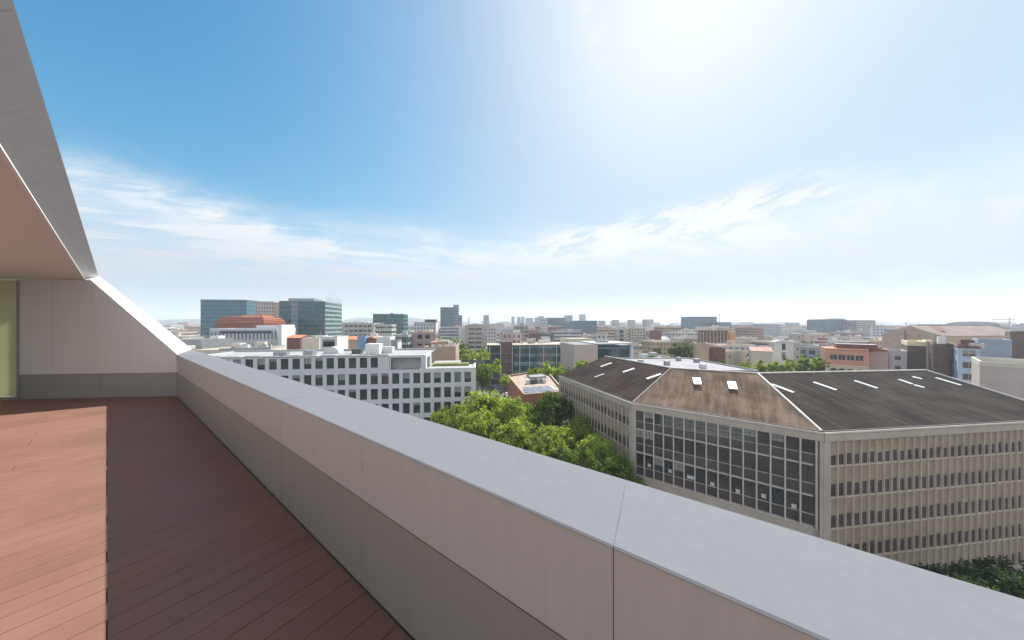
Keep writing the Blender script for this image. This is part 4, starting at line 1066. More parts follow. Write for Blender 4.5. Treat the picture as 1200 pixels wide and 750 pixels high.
def cream_and_glass():
    Y = 112; u = dirv(80); v = Vector((-u.y, u.x, 0)); A = Vector((X_(673, Y), Y, 0)); k = (742 - 600) / F
    L = (k * Y - A.x) / (u.x - k * u.y); t = H_(404, Y)
    root = thing('cream_glass_building', 'building with blank cream wall and white framed glass front', 'building', A + u * L / 2)
    x1 = L * .39; D = 16
    mb = MB(); mb.obox(A, u * x1, v * D, Z3 * t, 0, 1); mb.build('cream_wall', [mat('rosy_cream_render', (.47, .39, .36), .8, .06, .4), M_GREYR], root)
    mb = MB(); mb.obox(A + u * (x1 + .02) + v * 1.5, u * (L - x1), v * (D - 1.5), Z3 * (t - .6)); mb.build('glass_front', [mat('dark_teal_glass', (.012, .03, .038))], root)
    mb = MB(); mb.obox(A + u * (x1 + .02) + v * 1.44 + Z3 * (t - 2.0), u * (L - x1 - .1), v * .05, Z3 * .7); mb.build('pale_band', [mat('teal_curtain_glass', (.02, .055, .065))], root)
    mb = MB(); mb.obox(A + u * (L - .9), u * .9, v * 1.4, Z3 * (t - .5)); mb.build('white_pier', [M_WHITE], root)
    mb = MB(); mb.obox(A + u * (x1 - 1) + Z3 * (t + .01) , u * (L - x1 + 1.4), v * D, Z3 * .4); mb.build('white_roof', [M_WHITER], root)
    for i in range(3):
        mb = MB(); mb.obox(A + u * (x1 + 2 + i * 1.9) + v * 5 + Z3 * (t + .415), u * 1.5, v * 1.2, Z3 * .8); mb.build('air_unit', [M_METAL], root)
    RECT.append((673, 742, 402, 424, Y)); FOOT.append((A, u, v, L, D))
cream_and_glass()
B('sand_roof_hall', 'long cream hall with sandy roof behind the cream walled building', 'building', 666, 696, 397.5, 150, dep=14, wl=M_CREAM, rf=M_SAND, vis=404, par=.3)
B('lavender_flats', 'small lavender white flats right of the sandy roofed hall', 'building', 700, 713, 392, 190, dep=12, patt=PT_PUNCH, col=(.45, .43, .47), vis=402, rf=M_SAND)
B('pale_office_row', 'long pale grey office below the teal skyline block', 'building', 650, 681, 388.5, 260, dep=16, patt=PT_STRIP, col=(.42, .45, .48), vis=396, rf=M_PALER, bits=3)
B('dark_windowed_flats', 'pale flats with two dark window columns', 'building', 722, 735, 386.5, 230, dep=12, wl=M_CONC, rf=M_GREYR, win=(5.2, 2.9, 2.4, 3.2, .5), vis=397, group=None)
B('maroon_warehouse', 'maroon brick warehouse among pale roofs mid skyline', 'building', 764, 775, 388.5, 240, dep=20, wl=M_MAROON, rf=M_SAND, vis=396)
# skyline
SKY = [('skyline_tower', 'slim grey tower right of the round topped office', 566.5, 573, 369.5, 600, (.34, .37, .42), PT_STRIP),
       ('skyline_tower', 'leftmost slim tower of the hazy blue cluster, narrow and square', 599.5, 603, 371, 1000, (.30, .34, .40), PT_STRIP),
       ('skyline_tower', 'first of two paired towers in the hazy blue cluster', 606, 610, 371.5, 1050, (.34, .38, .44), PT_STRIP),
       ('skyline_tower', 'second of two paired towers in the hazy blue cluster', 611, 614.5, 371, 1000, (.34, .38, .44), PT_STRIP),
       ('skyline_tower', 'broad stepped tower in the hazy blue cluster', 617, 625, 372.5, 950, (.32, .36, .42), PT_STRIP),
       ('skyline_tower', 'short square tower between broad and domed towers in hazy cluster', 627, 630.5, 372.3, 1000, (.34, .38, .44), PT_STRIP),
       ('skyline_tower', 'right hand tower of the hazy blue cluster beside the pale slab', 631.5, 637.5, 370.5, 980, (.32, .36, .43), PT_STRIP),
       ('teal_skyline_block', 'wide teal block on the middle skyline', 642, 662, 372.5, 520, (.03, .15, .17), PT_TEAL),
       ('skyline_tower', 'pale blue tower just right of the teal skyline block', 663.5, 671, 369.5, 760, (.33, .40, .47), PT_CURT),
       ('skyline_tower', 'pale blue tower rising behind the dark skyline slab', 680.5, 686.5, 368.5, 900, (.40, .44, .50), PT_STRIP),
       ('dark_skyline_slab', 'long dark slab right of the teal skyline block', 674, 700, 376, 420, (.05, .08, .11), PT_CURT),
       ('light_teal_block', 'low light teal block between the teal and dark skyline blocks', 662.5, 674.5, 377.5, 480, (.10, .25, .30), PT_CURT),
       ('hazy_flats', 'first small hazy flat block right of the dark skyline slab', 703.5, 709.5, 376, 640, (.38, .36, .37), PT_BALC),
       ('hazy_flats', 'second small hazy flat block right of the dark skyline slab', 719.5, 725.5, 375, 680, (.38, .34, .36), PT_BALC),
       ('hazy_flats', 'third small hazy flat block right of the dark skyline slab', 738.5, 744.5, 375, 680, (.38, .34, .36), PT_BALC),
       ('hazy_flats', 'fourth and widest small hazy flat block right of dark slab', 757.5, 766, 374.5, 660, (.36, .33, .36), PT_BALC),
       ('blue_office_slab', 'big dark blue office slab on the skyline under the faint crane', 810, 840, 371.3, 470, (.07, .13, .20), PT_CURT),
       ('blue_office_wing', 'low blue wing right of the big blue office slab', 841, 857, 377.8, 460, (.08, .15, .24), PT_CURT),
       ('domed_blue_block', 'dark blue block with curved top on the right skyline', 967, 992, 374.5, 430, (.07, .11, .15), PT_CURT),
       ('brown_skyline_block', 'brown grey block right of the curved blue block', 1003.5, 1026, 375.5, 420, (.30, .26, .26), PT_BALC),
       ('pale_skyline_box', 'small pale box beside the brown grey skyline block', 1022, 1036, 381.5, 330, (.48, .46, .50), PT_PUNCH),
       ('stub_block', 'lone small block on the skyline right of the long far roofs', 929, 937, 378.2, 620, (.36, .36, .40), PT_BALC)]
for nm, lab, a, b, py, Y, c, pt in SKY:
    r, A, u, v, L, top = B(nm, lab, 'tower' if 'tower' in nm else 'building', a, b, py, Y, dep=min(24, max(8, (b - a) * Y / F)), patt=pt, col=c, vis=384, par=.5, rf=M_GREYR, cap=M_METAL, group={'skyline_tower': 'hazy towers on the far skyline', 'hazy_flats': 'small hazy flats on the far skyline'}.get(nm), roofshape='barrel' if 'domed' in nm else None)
def crane(px, py, Y, jib, label):
    p = Vector((X_(px, Y), Y, 0)); t = H_(py, Y); root = thing('tower_crane', label, 'crane', p)
    mb = MB(); mb.cyl(p, p + Z3 * t, .6, n=4); mb.build('mast', [M_METAL], root)
    mb = MB(); mb.cyl(p + Z3 * (t - 3) - Vector((jib * .3, 0, 0)), p + Z3 * (t - 3) + Vector((jib, 0, 0)), .45, n=4); mb.build('jib', [M_METAL], root)
crane(843, 367.5, 560, 20, 'faint tower crane beside the big blue office slab'); crane(1183, 372, 420, -26, 'faint tower crane on the far right skyline')
# right half
r, A, u, v, L, top = B('brown_office_block', 'dark brown office with tan uprights and sunlit orange end', 'building', 820, 853, 388.5, 190, dep=14, wl=M_BROWN, rf=M_SAND, vis=408, bits=3, win=(2.4, 1.3, 2.0, 3.3, .6), style='dark')
for i in range(9):
    mb = MB(); mb.obox(A + u * (L * i / 8.2) - v * .4, u * .5, v * .39, Z3 * top); mb.build('upright', [M_TAN], r)
B('orange_end_house', 'narrow sunlit orange house against the brown office', 'house', 854, 862, 390.5, 186, dep=10, wl=mat('orange_render', (.62, .32, .14), .8, .1, .4), rf=M_TILE, vis=402, bits=1)  # orange is the render's own colour
B('white_gabled_house', 'white house with dark tall windows and small pediment', 'house', 907, 930, 401, 132, az=80, dep=10, wl=M_WHITE, rf=M_PALER, win=(3.4, 1.2, 2.9, 3.9, .5), vis=420, bits=1, roofshape='gable_front', cap=M_WHITE)
B('beige_box', 'plain beige box above the pale lavender roof', 'building', 815, 831, 404.5, 112, dep=10, wl=M_TAN, rf=M_PALER, vis=420)
B('maroon_shed', 'low maroon shed right of the plain beige box', 'shed', 831.5, 850, 410, 112, dep=9, wl=M_MAROON, rf=M_GREYR, vis=420)
B('long_rose_roof', 'long low house with pinkish tiled roof left of the white gabled house', 'house', 880, 905, 411, 126, dep=9, wl=M_CREAM, rf=mat('pink_tiles', (.45, .26, .20), .85, .2, .5), roofshape='gable', vis=418)
r, A, u, v, L, top = B('lavender_roof_warehouse', 'warehouse with broad pale lavender flat roof behind the hipped roof', 'warehouse', 768, 889, 436, 68, az=88, dep=26, wl=M_PALER, rf=mat('lavender_roofing', (.235, .225, .255), .8, .18, .15, dirt=.35), vis=440, bits=0, par=.35)
for i, (a, b) in enumerate(((3, 14), (9, 11), (15, 5), (21, 16), (18, 20))):
    mb = MB(); mb.obox(A + u * a + v * b + Z3 * top, u * 1.2, v * 1.2, Z3 * 1.1); mb.build('roof_vent', [[M_METAL, M_CONC, M_WHITE][i % 3]], r)
B('pale_green_shed', 'pale green roofed shed left of the lavender roof', 'shed', 768, 795, 424, 96, dep=8, wl=mat('pale_green', (.36, .44, .42), .7, .1, .4), rf=M_PALER, vis=430)

def orange_house():
    Y = 100; u = dirv(130); v = Vector((-u.y, u.x, 0)); A = Vector((X_(967, Y), Y, 0)); k = (1018 - 600) / F
    L = (k * Y - A.x) / (u.x - k * u.y); t = H_(409, Y)
    root = thing('orange_house', 'orange house with cream arcade of arched windows below square ones', 'house', A + u * L / 2)
    om = mat('salmon_render', (.56, .27, .18), .8, .1, .4, dirt=.15); cm = mat('cream_arcade', (.56, .47, .33), .8, .08, .5)
    zb = t - 5.2
    mb = MB(); us = span(L, L / 5.0, 1.7)
    sp = wall(mb, A + Z3 * zb, u, L, t, us[:5], [(zb + 1.6, zb + 3.4)], .25); mb.poly([A + v * 10 + Z3 * zb, A + Z3 * zb, A + Z3 * t, A + v * 10 + Z3 * t]); mb.poly([A + u * L + Z3 * zb, A + u * L + v * 10 + Z3 * zb, A + u * L + v * 10 + Z3 * t, A + u * L + Z3 * t]); mb.build('upper_wall', [om], root)
    for s in sp: place_window(root, s, u, 'pale_mid', M_GL1)
    mb = MB(); mb.obox(A - v * .15, u * L, v * 10, Z3 * (zb - .35)); mb.build('lower_wall', [cm], root)
    mb = MB(); mb.obox(A - v * .3 + Z3 * (zb - .345), u * L, v * 10.3, Z3 * .34); mb.build('string_course', [mat('cream_trim', (.60, .52, .40), .7, .05)], root)
    for a, b in us[:5]:
        mb = MB(); c = (a + b) / 2; w = .95; z0 = zb - 5.2
        pts = [A + u * (c - w) + Z3 * z0, A + u * (c + w) + Z3 * z0] + [A + u * (c + w * math.cos(q * math.pi / 8)) + Z3 * (zb - 2.1 + w * math.sin(q * math.pi / 8)) for q in range(9)]
        mb.prism([p - v * .17 for p in pts], -v * .03); mb.build('arched_window', [M_GL1], root)
    mb = MB(); mb.obox(A - v * .25 + Z3 * (t + .003), u * L, v * 10.2, Z3 * .35, 1, 0)
    mb.obox(A + u * 3 + v * 2 + Z3 * (t + .36), u * 9, v * 5, Z3 * 1.5, 2, 3)
    mb.build('roof', [M_TILE, om, M_MAROON, M_PALER], root)
    RECT.append((967, 1018, 404, 438, Y)); FOOT.append((A, u, v, L, 10))
orange_house()
B('pink_block', 'pinkish block with white flat roof joined to the orange house', 'building', 1018.5, 1041, 411.5, 97, az=86, dep=10, wl=mat('rose_render', (.50, .36, .34), .8, .08, .4), rf=M_WHITER, vis=438, cap=M_BRICK)
B('lavender_block', 'pale lavender block with few windows right of the pink block', 'building', 1041.5, 1063, 413, 95, az=86, dep=10, wl=mat('lavender_render', (.48, .43, .47), .8, .08, .4), rf=M_PALER, win=(4.5, 1.2, 1.3, 3.3, 1), vis=438, both=False)
B('yellow_roofed_block', 'brown block with bright cream yellow roof edge on the right', 'building', 1063.5, 1085, 405, 93, az=86, dep=14, wl=M_BROWN, rf=mat('cream_yellow_roof', (.70, .60, .38), .7, .08, .4), vis=438, par=1.4, cap=mat('cream_yellow_roof', (.70, .60, .38)))
B('beige_stair_tower', 'narrow beige stair tower between two brown blocks', 'building', 1085.5, 1093, 401.5, 90, az=86, dep=8, wl=M_CREAM, rf=mat('cream_yellow_roof', (.70, .60, .38)), vis=438)
B('brown_ribbed_block', 'tall dark brown ribbed block beside the beige stair tower', 'building', 1093.5, 1122, 405.5, 84, az=86, dep=14, wl=pattern('brown_ribs', 1.1, 3.3, .4, .9, (.05, .03, .03), src='flat', base_col=(.14, .085, .075), gvar=.1), rf=M_SAND, vis=445, bits=1)
B('blue_white_flats', 'pale blue and white flats with stacked balconies on the right', 'building', 1122.5, 1149, 408, 77, az=86, dep=10, wl=mat('pale_blue_render', (.38, .46, .56), .75, .08, .4), rf=M_MAROON, win=(2.5, 1.9, 1.7, 3.1, .9), style='pale_mid', vis=450, cap=M_MAROON, bits=2)
B('blue_grey_hall', 'plain blue grey hall right of the blue and white flats', 'building', 1146, 1186, 400, 94, az=86, dep=12, wl=mat('blue_grey_cladding', (.33, .38, .47), .6, .1, .3), rf=M_PALER, vis=430)
B('cream_corner_block', 'wide cream block with pale greenish roof at the right edge', 'building', 1148, 1240, 428.5, 57, az=87, dep=14, wl=mat('rosy_cream_render', (.47, .39, .36)), rf=mat('pale_aqua_roof', (.46, .54, .53), .7, .08, .3), vis=470, cap=M_CREAM, par=.9)
B('brown_gable_hall', 'wide hall with shallow brown gable roof at the right skyline', 'hall', 1104, 1205, 393.5, 165, az=88, dep=26, wl=M_TAN, rf=mat('brown_roof_sheet', (.24, .18, .16), .85, .2, .2), roofshape='gable', vis=402)
B('teal_hall', 'distant grey teal hall with curved roof on the right skyline', 'hall', 1108, 1172, 380, 300, az=88, dep=20, patt=PT_STRIP, col=(.24, .30, .31), rf=mat('grey_teal_roof', (.26, .32, .33), .7, .1, .2), roofshape='barrel', vis=388)
B('maroon_hall', 'long maroon brick hall below the thin mast', 'hall', 1060, 1106, 387.5, 180, az=88, dep=16, wl=M_MAROON, rf=mat('maroon_roof', (.22, .10, .085), .85, .2, .3), roofshape='gable', vis=398)
B('dark_maroon_house', 'small dark maroon house over the blue and white flats', 'house', 1126, 1146, 401, 100, az=86, dep=8, wl=M_MAROON, rf=M_MAROON, vis=408)
B('brown_edge_block', 'brown brick block cut by the right edge of view', 'building', 1184, 1260, 391, 105, az=87, dep=14, wl=M_BROWN, rf=M_BRICK, vis=426, bits=2)

def brick_low():
    zt = 15.0
    def g(px, py): Y = (CZ - zt) * F / (py - HY); return Vector((X_(px, Y), Y, zt))
    pts = [g(595, 440.5), g(614, 463), g(662, 459), g(640, 433.5)]
    zt_ = zt
    c = sum(pts, Vector()) / 4; root = thing('brick_building', 'low red brick building with solar panels and plant on its roof', 'building', Vector((c.x, c.y, 0)))
    mb = MB()
    for i in range(4):
        a, b = pts[i], pts[(i + 1) % 4]; a0, b0 = Vector((a.x, a.y, 0)), Vector((b.x, b.y, 0)); mb.poly([a0, b0, b, a], 0)
    mb.build('brick_wall', [M_BRICK], root, fix=True)
    mb = MB(); mb.poly([p - Z3 * .35 for p in pts], 0); mb.build('roof', [mat('terracotta_terrace', (.36, .27, .22), .85, .2, .4, dirt=.3)], root)
    mb = MB()
    for i in range(4):
        a, b = pts[i], pts[(i + 1) % 4]; d = (b - a); inn = (c - (a + b) / 2); inn -= d.normalized() * inn.dot(d.normalized()); inn.normalize(); inn.z = 0
        mb.obox(a - inn * .03 + Z3 * .002, d, inn * .35, Z3 * .25)
    mb.build('parapet', [M_TAN], root, fix=True)
    U = (pts[2] - pts[1]).normalized(); V = (pts[0] - pts[1]).normalized()
    sm = mat('solar_panel', (.17, .19, .24), .15, .2, .6, spec=1.0)
    for i in range(4):
        for j in range(3):
            q = pts[1] + U * (1.2 + i * 1.95) + V * (1.0 + j * 2.1) - Z3 * .2
            mb = MB(); mb.obox(q, U * 1.75, V * 1.5 + Z3 * .5, Vector((0, 0, .06))); mb.build('solar_panel', [sm], root)
    mb = MB(); mb.obox(c + U * -1.5 - V * .5 - Z3 * .3, U * 5, V * 3.5, Z3 * 1.7); mb.build('plant_room', [M_METAL], root)
    for i in range(4):
        mb = MB(); mb.obox(c + U * (-3.2 + 1.7 * i) - V * (1.8 + .3 * (i % 2)) - Z3 * .3, U * 1.1, V * 1, Z3 * 1.2); mb.build('air_unit', [[M_WHITEM, M_DARKM, M_METAL, M_WHITEM][i]], root)
    mb = MB(); mb.obox(pts[2] - U * 5 + V * 3.2 - Z3 * .3, U * 4.2, V * 6, Z3 * .12); mb.build('white_roof_sheet', [M_WHITER], root)
    RECT.append((593, 662, 431, 480, 60)); FOOT.append((pts[1] - U * 1, U, V, 13, 24))
brick_low()

def brown_terraces():
    """stepped brown roofs behind the white office"""
    Y = 104
    r, A, u, v, L, top = B('stepped_brown_building', 'stepped building with reddish terraces behind the white office roof', 'building', 497, 534, 409, Y, dep=22, wl=M_TAN, rf=M_REDR, vis=424, bits=5, par=.8)
    mb = MB(); mb.obox(A + u * 1 + v * 9 + Z3 * (top + .01), u * (L - 5), v * 9, Z3 * 1.6); mb.build('upper_storey', [M_SAND], r)
    mb = MB(); mb.obox(A + u * .5 + v * 8.6 + Z3 * (top + 1.62), u * (L - 4), v * 9.8, Z3 * .25); mb.build('upper_roof', [M_REDR], r)
    for i in range(4):
        mb = MB(); mb.obox(A + u * (2 + i * 2.6) + v * 3 + Z3 * (top - .01), u * 1.1, v * .9, Z3 * 1.2); mb.build('air_unit', [M_WHITEM], r)
brown_terraces()
# ------------------------------------------------------------------ trees
def leaf_mat(name, a, b):
    m = bpy.data.materials.new(name); m.use_nodes = True; T = NT(m.node_tree); bs = m.node_tree.nodes['Principled BSDF']
    g = T.n('ShaderNodeNewGeometry'); oi = T.n('ShaderNodeObjectInfo')
    f = T.math('ADD', T.math('MULTIPLY', g.outputs['Random Per Island'], .6), T.math('MULTIPLY', T.noise(g.outputs['Position'], .45, 3), .5))
    c = T.mix(f, a, b)
    k = T.math('ADD', .8, T.math('MULTIPLY', oi.outputs['Random'], .4)); c = T.mix(1.0, c, T.comb(k, k, k), 'MULTIPLY')
    T.l(c, bs.inputs['Base Color']); bs.inputs['Roughness'].default_value = .55; bs.inputs['Specular IOR Level'].default_value = .3
    tr = T.n('ShaderNodeBsdfTranslucent'); T.l(T.mix(1.0, c, (1.2, 1.25, .5), 'MULTIPLY'), tr.inputs[0])
    ms = T.n('ShaderNodeMixShader'); ms.inputs[0].default_value = .5
    T.l(bs.outputs[0], ms.inputs[1]); T.l(tr.outputs[0], ms.inputs[2]); T.l(ms.outputs[0], m.node_tree.nodes['Material Output'].inputs[0]); return m
M_LEAF = leaf_mat('plane_tree_leaves', (.125, .195, .028), (.40, .46, .09))
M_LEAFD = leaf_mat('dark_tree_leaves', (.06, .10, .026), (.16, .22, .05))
M_LEAFS = leaf_mat('shade_tinted_leaves', (.025, .05, .022), (.07, .115, .045))  # darker leaf copy with the building's shade put into its colour
M_BARK = mat('bark', (.16, .12, .085), .9, .3, 2, bump=.4)

def crown(seed, n, size, lobes, rx=1., rz=.8, zc=0.):
    """unit crown: leaf clumps scattered through many uneven lobes"""
    rnd = random.Random(seed); mb = MB(); L = []
    for i in range(lobes):
        a = rnd.uniform(0, 2 * math.pi); r = math.sqrt(rnd.random()) * .72; h = rnd.uniform(-.55, .8) * (1 - r * .55)
        L.append((Vector((math.cos(a) * r * rx, math.sin(a) * r * rx, h * rz)), rnd.uniform(.22, .40)))
    L.append((Vector((0, 0, .1)), .5))
    V, Fc = [], []
    subs = []
    for i in range(max(40, n // 26)):            # twigs' ends: small clumps on the lobes' skins
        c, r = rnd.choice(L)
        d = Vector((rnd.gauss(0, 1), rnd.gauss(0, 1), rnd.gauss(.2, 1))).normalized()
        subs.append((c + d * r * rnd.uniform(.55, 1.1), d, rnd.uniform(.05, .12)))
    for i in range(n):
        c, d, r = rnd.choice(subs)
        p = c + Vector((rnd.gauss(0, 1), rnd.gauss(0, 1), rnd.gauss(0, .7))) * r * .75
        t = (d * .6 + Vector((rnd.uniform(-1, 1), rnd.uniform(-1, 1), rnd.uniform(-.3, 1.1)))).normalized()
        a = t.orthogonal().normalized(); a.rotate(Matrix.Rotation(rnd.uniform(0, 6.3), 3, t)); b = t.cross(a)
        s = size * rnd.uniform(.6, 1.35)
        i0 = len(V); V += [p - a * s, p - b * s * .6 + t * s * .15, p + a * s, p + b * s * .6 - t * s * .1]; Fc.append((i0, i0 + 1, i0 + 2, i0 + 3))
    me = bpy.data.meshes.new('crown'); me.from_pydata([tuple(q) for q in V], [], Fc); me.update(); return me
def trunk_mesh(seed):
    rnd = random.Random(seed); mb = MB()
    p = Vector((0, 0, -1.0)); q = Vector((rnd.uniform(-.05, .05), rnd.uniform(-.05, .05), -.2))
    mb.cyl(p, q, .055, .04, 8)
    for i in range(6):
        a = i * 1.05 + rnd.uniform(-.3, .3); e = q + Vector((math.cos(a) * rnd.uniform(.3, .55), math.sin(a) * rnd.uniform(.3, .55), rnd.uniform(.02, .2)))
        m = q.lerp(e, .5) + Vector((0, 0, .06)); mb.cyl(q, m, .028, .02, 6, cap=False); mb.cyl(m, e, .02, .008, 6)
        for k in range(2): mb.cyl(m, m + Vector((rnd.uniform(-.3, .3), rnd.uniform(-.3, .3), rnd.uniform(.05, .16))), .013, .005, 5)
    return mb.mesh('trunk', [M_BARK])
NEAR = [crown(s, 9000, .048, 30) for s in (1, 2, 3)]; FARC = [crown(s, 1700, .085, 18) for s in (4, 5)]; TRUNK = [trunk_mesh(s) for s in (1, 2)]
for m in NEAR + FARC: m.materials.append(M_LEAF)
def tree(px, py, Y, wpx, label, near=False, dark=False, group=None, seed=0, base=0., kind='tree'):
    rnd = random.Random(px * 7 + seed); top = H_(py, Y); rx = wpx / 2 * Y / F
    x = X_(px, Y); root = thing(kind, label, 'tree', (x, Y, base), group)
    ch = min(top * .84, rx * 2.3); rz = ch / 2 / .95; zc = top - rz * .98
    me = (NEAR if near else FARC)[rnd.randrange(3 if near else 2)]
    o = bpy.data.objects.new('crown', me); COL.objects.link(o); o.parent = root; o.location = (0, 0, zc - base); o.scale = (rx * rnd.uniform(.88, 1.15), rx * rnd.uniform(.88, 1.15), rz); o.rotation_euler = (0, 0, rnd.uniform(0, 6.28))
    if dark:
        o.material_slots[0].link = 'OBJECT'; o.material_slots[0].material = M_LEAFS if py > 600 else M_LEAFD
    t = bpy.data.objects.new('trunk', TRUNK[rnd.randrange(2)]); COL.objects.link(t); t.parent = root
    t.location = (0, 0, (zc - base) * 1.0); t.scale = (rx * .9, rx * .9, zc - base)
    RECT.append((px - wpx / 2, px + wpx / 2, py, py + wpx * .7, Y)); FOOT.append((Vector((x - rx * .6, Y - rx * .6, 0)), Vector((1, 0, 0)), Vector((0, 1, 0)), rx * 1.2, rx * 1.2))
G1 = 'plane trees below the parapet'
for a in ((568, 451, 66, 66, 'tallest bright green plane tree below the parapet in front of the white office'),
          (530, 466, 62, 58, 'bright plane tree at the left end of the clump before the white office'),
          (600, 459, 60, 54, 'yellowish green plane tree right of the tallest one'),
          (562, 474, 55, 64, 'bright plane tree in front low in the clump against the parapet edge'),
          (610, 481, 53, 60, 'plane tree at the middle of the clump directly over the coping'),
          (642, 497, 49, 52, 'sunlit plane tree low over the coping between clump and corner building'),
          (700, 503, 46, 46, 'plane tree with pale tips beside the corner building facade'),
          (656, 494, 50, 46, 'pale green plane tree low before the dark one by the brick building'),
          (706, 522, 43.5, 44, 'plane tree low over the coping beside the corner building ribbed facade'),
          (680, 484, 53, 40, 'plane tree touching the ribbed left facade of the corner building')): tree(*a, near=True, group=G1)
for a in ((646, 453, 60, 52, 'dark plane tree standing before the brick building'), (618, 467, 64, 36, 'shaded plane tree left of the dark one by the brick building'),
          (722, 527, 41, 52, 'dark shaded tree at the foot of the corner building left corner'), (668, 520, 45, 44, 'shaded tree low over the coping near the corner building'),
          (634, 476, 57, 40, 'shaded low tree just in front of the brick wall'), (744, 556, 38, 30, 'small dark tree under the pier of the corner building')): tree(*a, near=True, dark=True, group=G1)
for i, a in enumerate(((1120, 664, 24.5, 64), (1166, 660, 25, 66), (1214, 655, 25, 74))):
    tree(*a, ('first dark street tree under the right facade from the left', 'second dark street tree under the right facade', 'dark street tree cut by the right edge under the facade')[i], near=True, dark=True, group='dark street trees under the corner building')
G2 = 'trees lining the avenue'
for px, py, Y, w, lab in ((574, 413, 112, 30, 'nearest tree of the avenue row beside the glazed office'), (560, 409, 124, 28, 'second tree of the avenue row behind the white office corner'),
      (549, 403, 140, 26, 'third tree of the avenue row below the round topped office'), (567, 404, 136, 20, 'avenue tree tucked under the round topped office'), (539, 398, 165, 22, 'fourth tree of the avenue row'),
      (529, 396, 195, 20, 'fifth tree of the avenue row left of the white slab'), (520, 394.5, 225, 16, 'sixth tree of the avenue row'), (513, 392, 260, 13, 'farthest tree of the avenue row by the grey twin flats'),
      (534, 392.5, 255, 14, 'far avenue tree on the right below the dark blue tower')): tree(px, py, Y, w, lab, group=G2)
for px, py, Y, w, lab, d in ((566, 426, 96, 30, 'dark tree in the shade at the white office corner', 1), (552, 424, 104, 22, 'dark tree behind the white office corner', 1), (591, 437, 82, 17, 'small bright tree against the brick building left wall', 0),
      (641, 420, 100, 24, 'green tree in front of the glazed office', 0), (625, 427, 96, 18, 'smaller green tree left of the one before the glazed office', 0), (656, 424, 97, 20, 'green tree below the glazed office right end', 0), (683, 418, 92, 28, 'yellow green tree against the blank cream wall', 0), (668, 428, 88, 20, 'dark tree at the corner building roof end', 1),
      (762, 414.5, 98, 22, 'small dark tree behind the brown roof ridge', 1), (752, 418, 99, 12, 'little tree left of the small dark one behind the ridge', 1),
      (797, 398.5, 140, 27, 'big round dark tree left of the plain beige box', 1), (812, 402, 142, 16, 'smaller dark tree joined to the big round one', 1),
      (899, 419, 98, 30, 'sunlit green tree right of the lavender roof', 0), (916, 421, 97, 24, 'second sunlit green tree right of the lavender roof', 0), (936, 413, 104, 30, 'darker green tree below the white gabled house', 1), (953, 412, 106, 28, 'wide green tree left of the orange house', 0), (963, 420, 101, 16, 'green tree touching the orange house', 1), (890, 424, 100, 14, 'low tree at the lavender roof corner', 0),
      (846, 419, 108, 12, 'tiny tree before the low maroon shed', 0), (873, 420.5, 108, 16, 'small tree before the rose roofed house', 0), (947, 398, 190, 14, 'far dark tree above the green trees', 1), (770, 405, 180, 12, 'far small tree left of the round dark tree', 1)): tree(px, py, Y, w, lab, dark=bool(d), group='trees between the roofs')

# ------------------------------------------------------------------ parked cars glimpsed in the side street
def car(x, y, rot, paint, label):
    root = thing('parked_car', label, 'car', (x, y, 0), 'cars parked in the side street')
    Mx = Matrix.Translation((0, 0, 0)) @ Matrix.Rotation(rot, 4, 'Z'); O = Vector((x, y, 0))
    def t(p): return O + (Mx @ Vector(p))
    mb = MB(); prof = [(-2.1, .35), (-2.15, .75), (-1.95, .92), (-1.35, .98), (1.0, .95), (1.9, .82), (2.1, .6), (2.1, .35)]
    mb.prism([t((a, -.85, b)) for a, b in prof], t((0, 1.7, 0)) - O); mb.build('body', [paint], root, fix=True, bevel=.06)
    mb = MB(); pr = [(-1.7, .97), (-1.2, 1.42), (.25, 1.45), (1.0, .955)]
    lo = [t((a, -.74, b)) for a, b in pr]; mb.prism(lo, t((0, 1.48, 0)) - O); mb.build('windows_cabin', [M_GL1], root, fix=True)
    mb = MB(); mb.prism([t((a, -.70, b)) for a, b in ((-1.2, 1.425), (-1.15, 1.47), (.2, 1.50), (.25, 1.455))], t((0, 1.4, 0)) - O); mb.build('roof_panel', [paint], root, fix=True)
    for a in (-1.35, 1.3):
        for s in (-.86, .68):
            mb = MB(); mb.cyl(t((a, s, .32)), t((a, s + .18, .32)), .32, n=14); w = mb.build('wheel', [M_DARKM], root)
            mb = MB(); e = -.01 if s < 0 else .182; mb.cyl(t((a, s + e, .32)), t((a, s + e + .008, .32)), .19, n=12); mb.build('rim', [M_WHITEM], w) if False else mb.build('rim', [M_WHITEM], root)
pw = mat('white_car_paint', (.7, .7, .7), .25, 0, spec=.8); ps = mat('silver_car_paint', (.35, .36, .38), .25, 0, metal=.5); pb = mat('black_car_paint', (.02, .02, .025), .2, 0, spec=.9); pr_ = mat('blue_car_paint', (.03, .06, .16), .25, 0, spec=.8)
for i, (px, Y, p, lab) in enumerate(((594, 128, pw, 'white parked car beside the brick building'), (586.5, 134, pb, 'black parked car left of the white one'), (580, 142, ps, 'silver parked car farther up the side street'), (574.5, 146, pr_, 'dark blue parked car farthest up the side street'))):
    car(X_(px, Y), Y, R(95 + i * 4), p, lab)

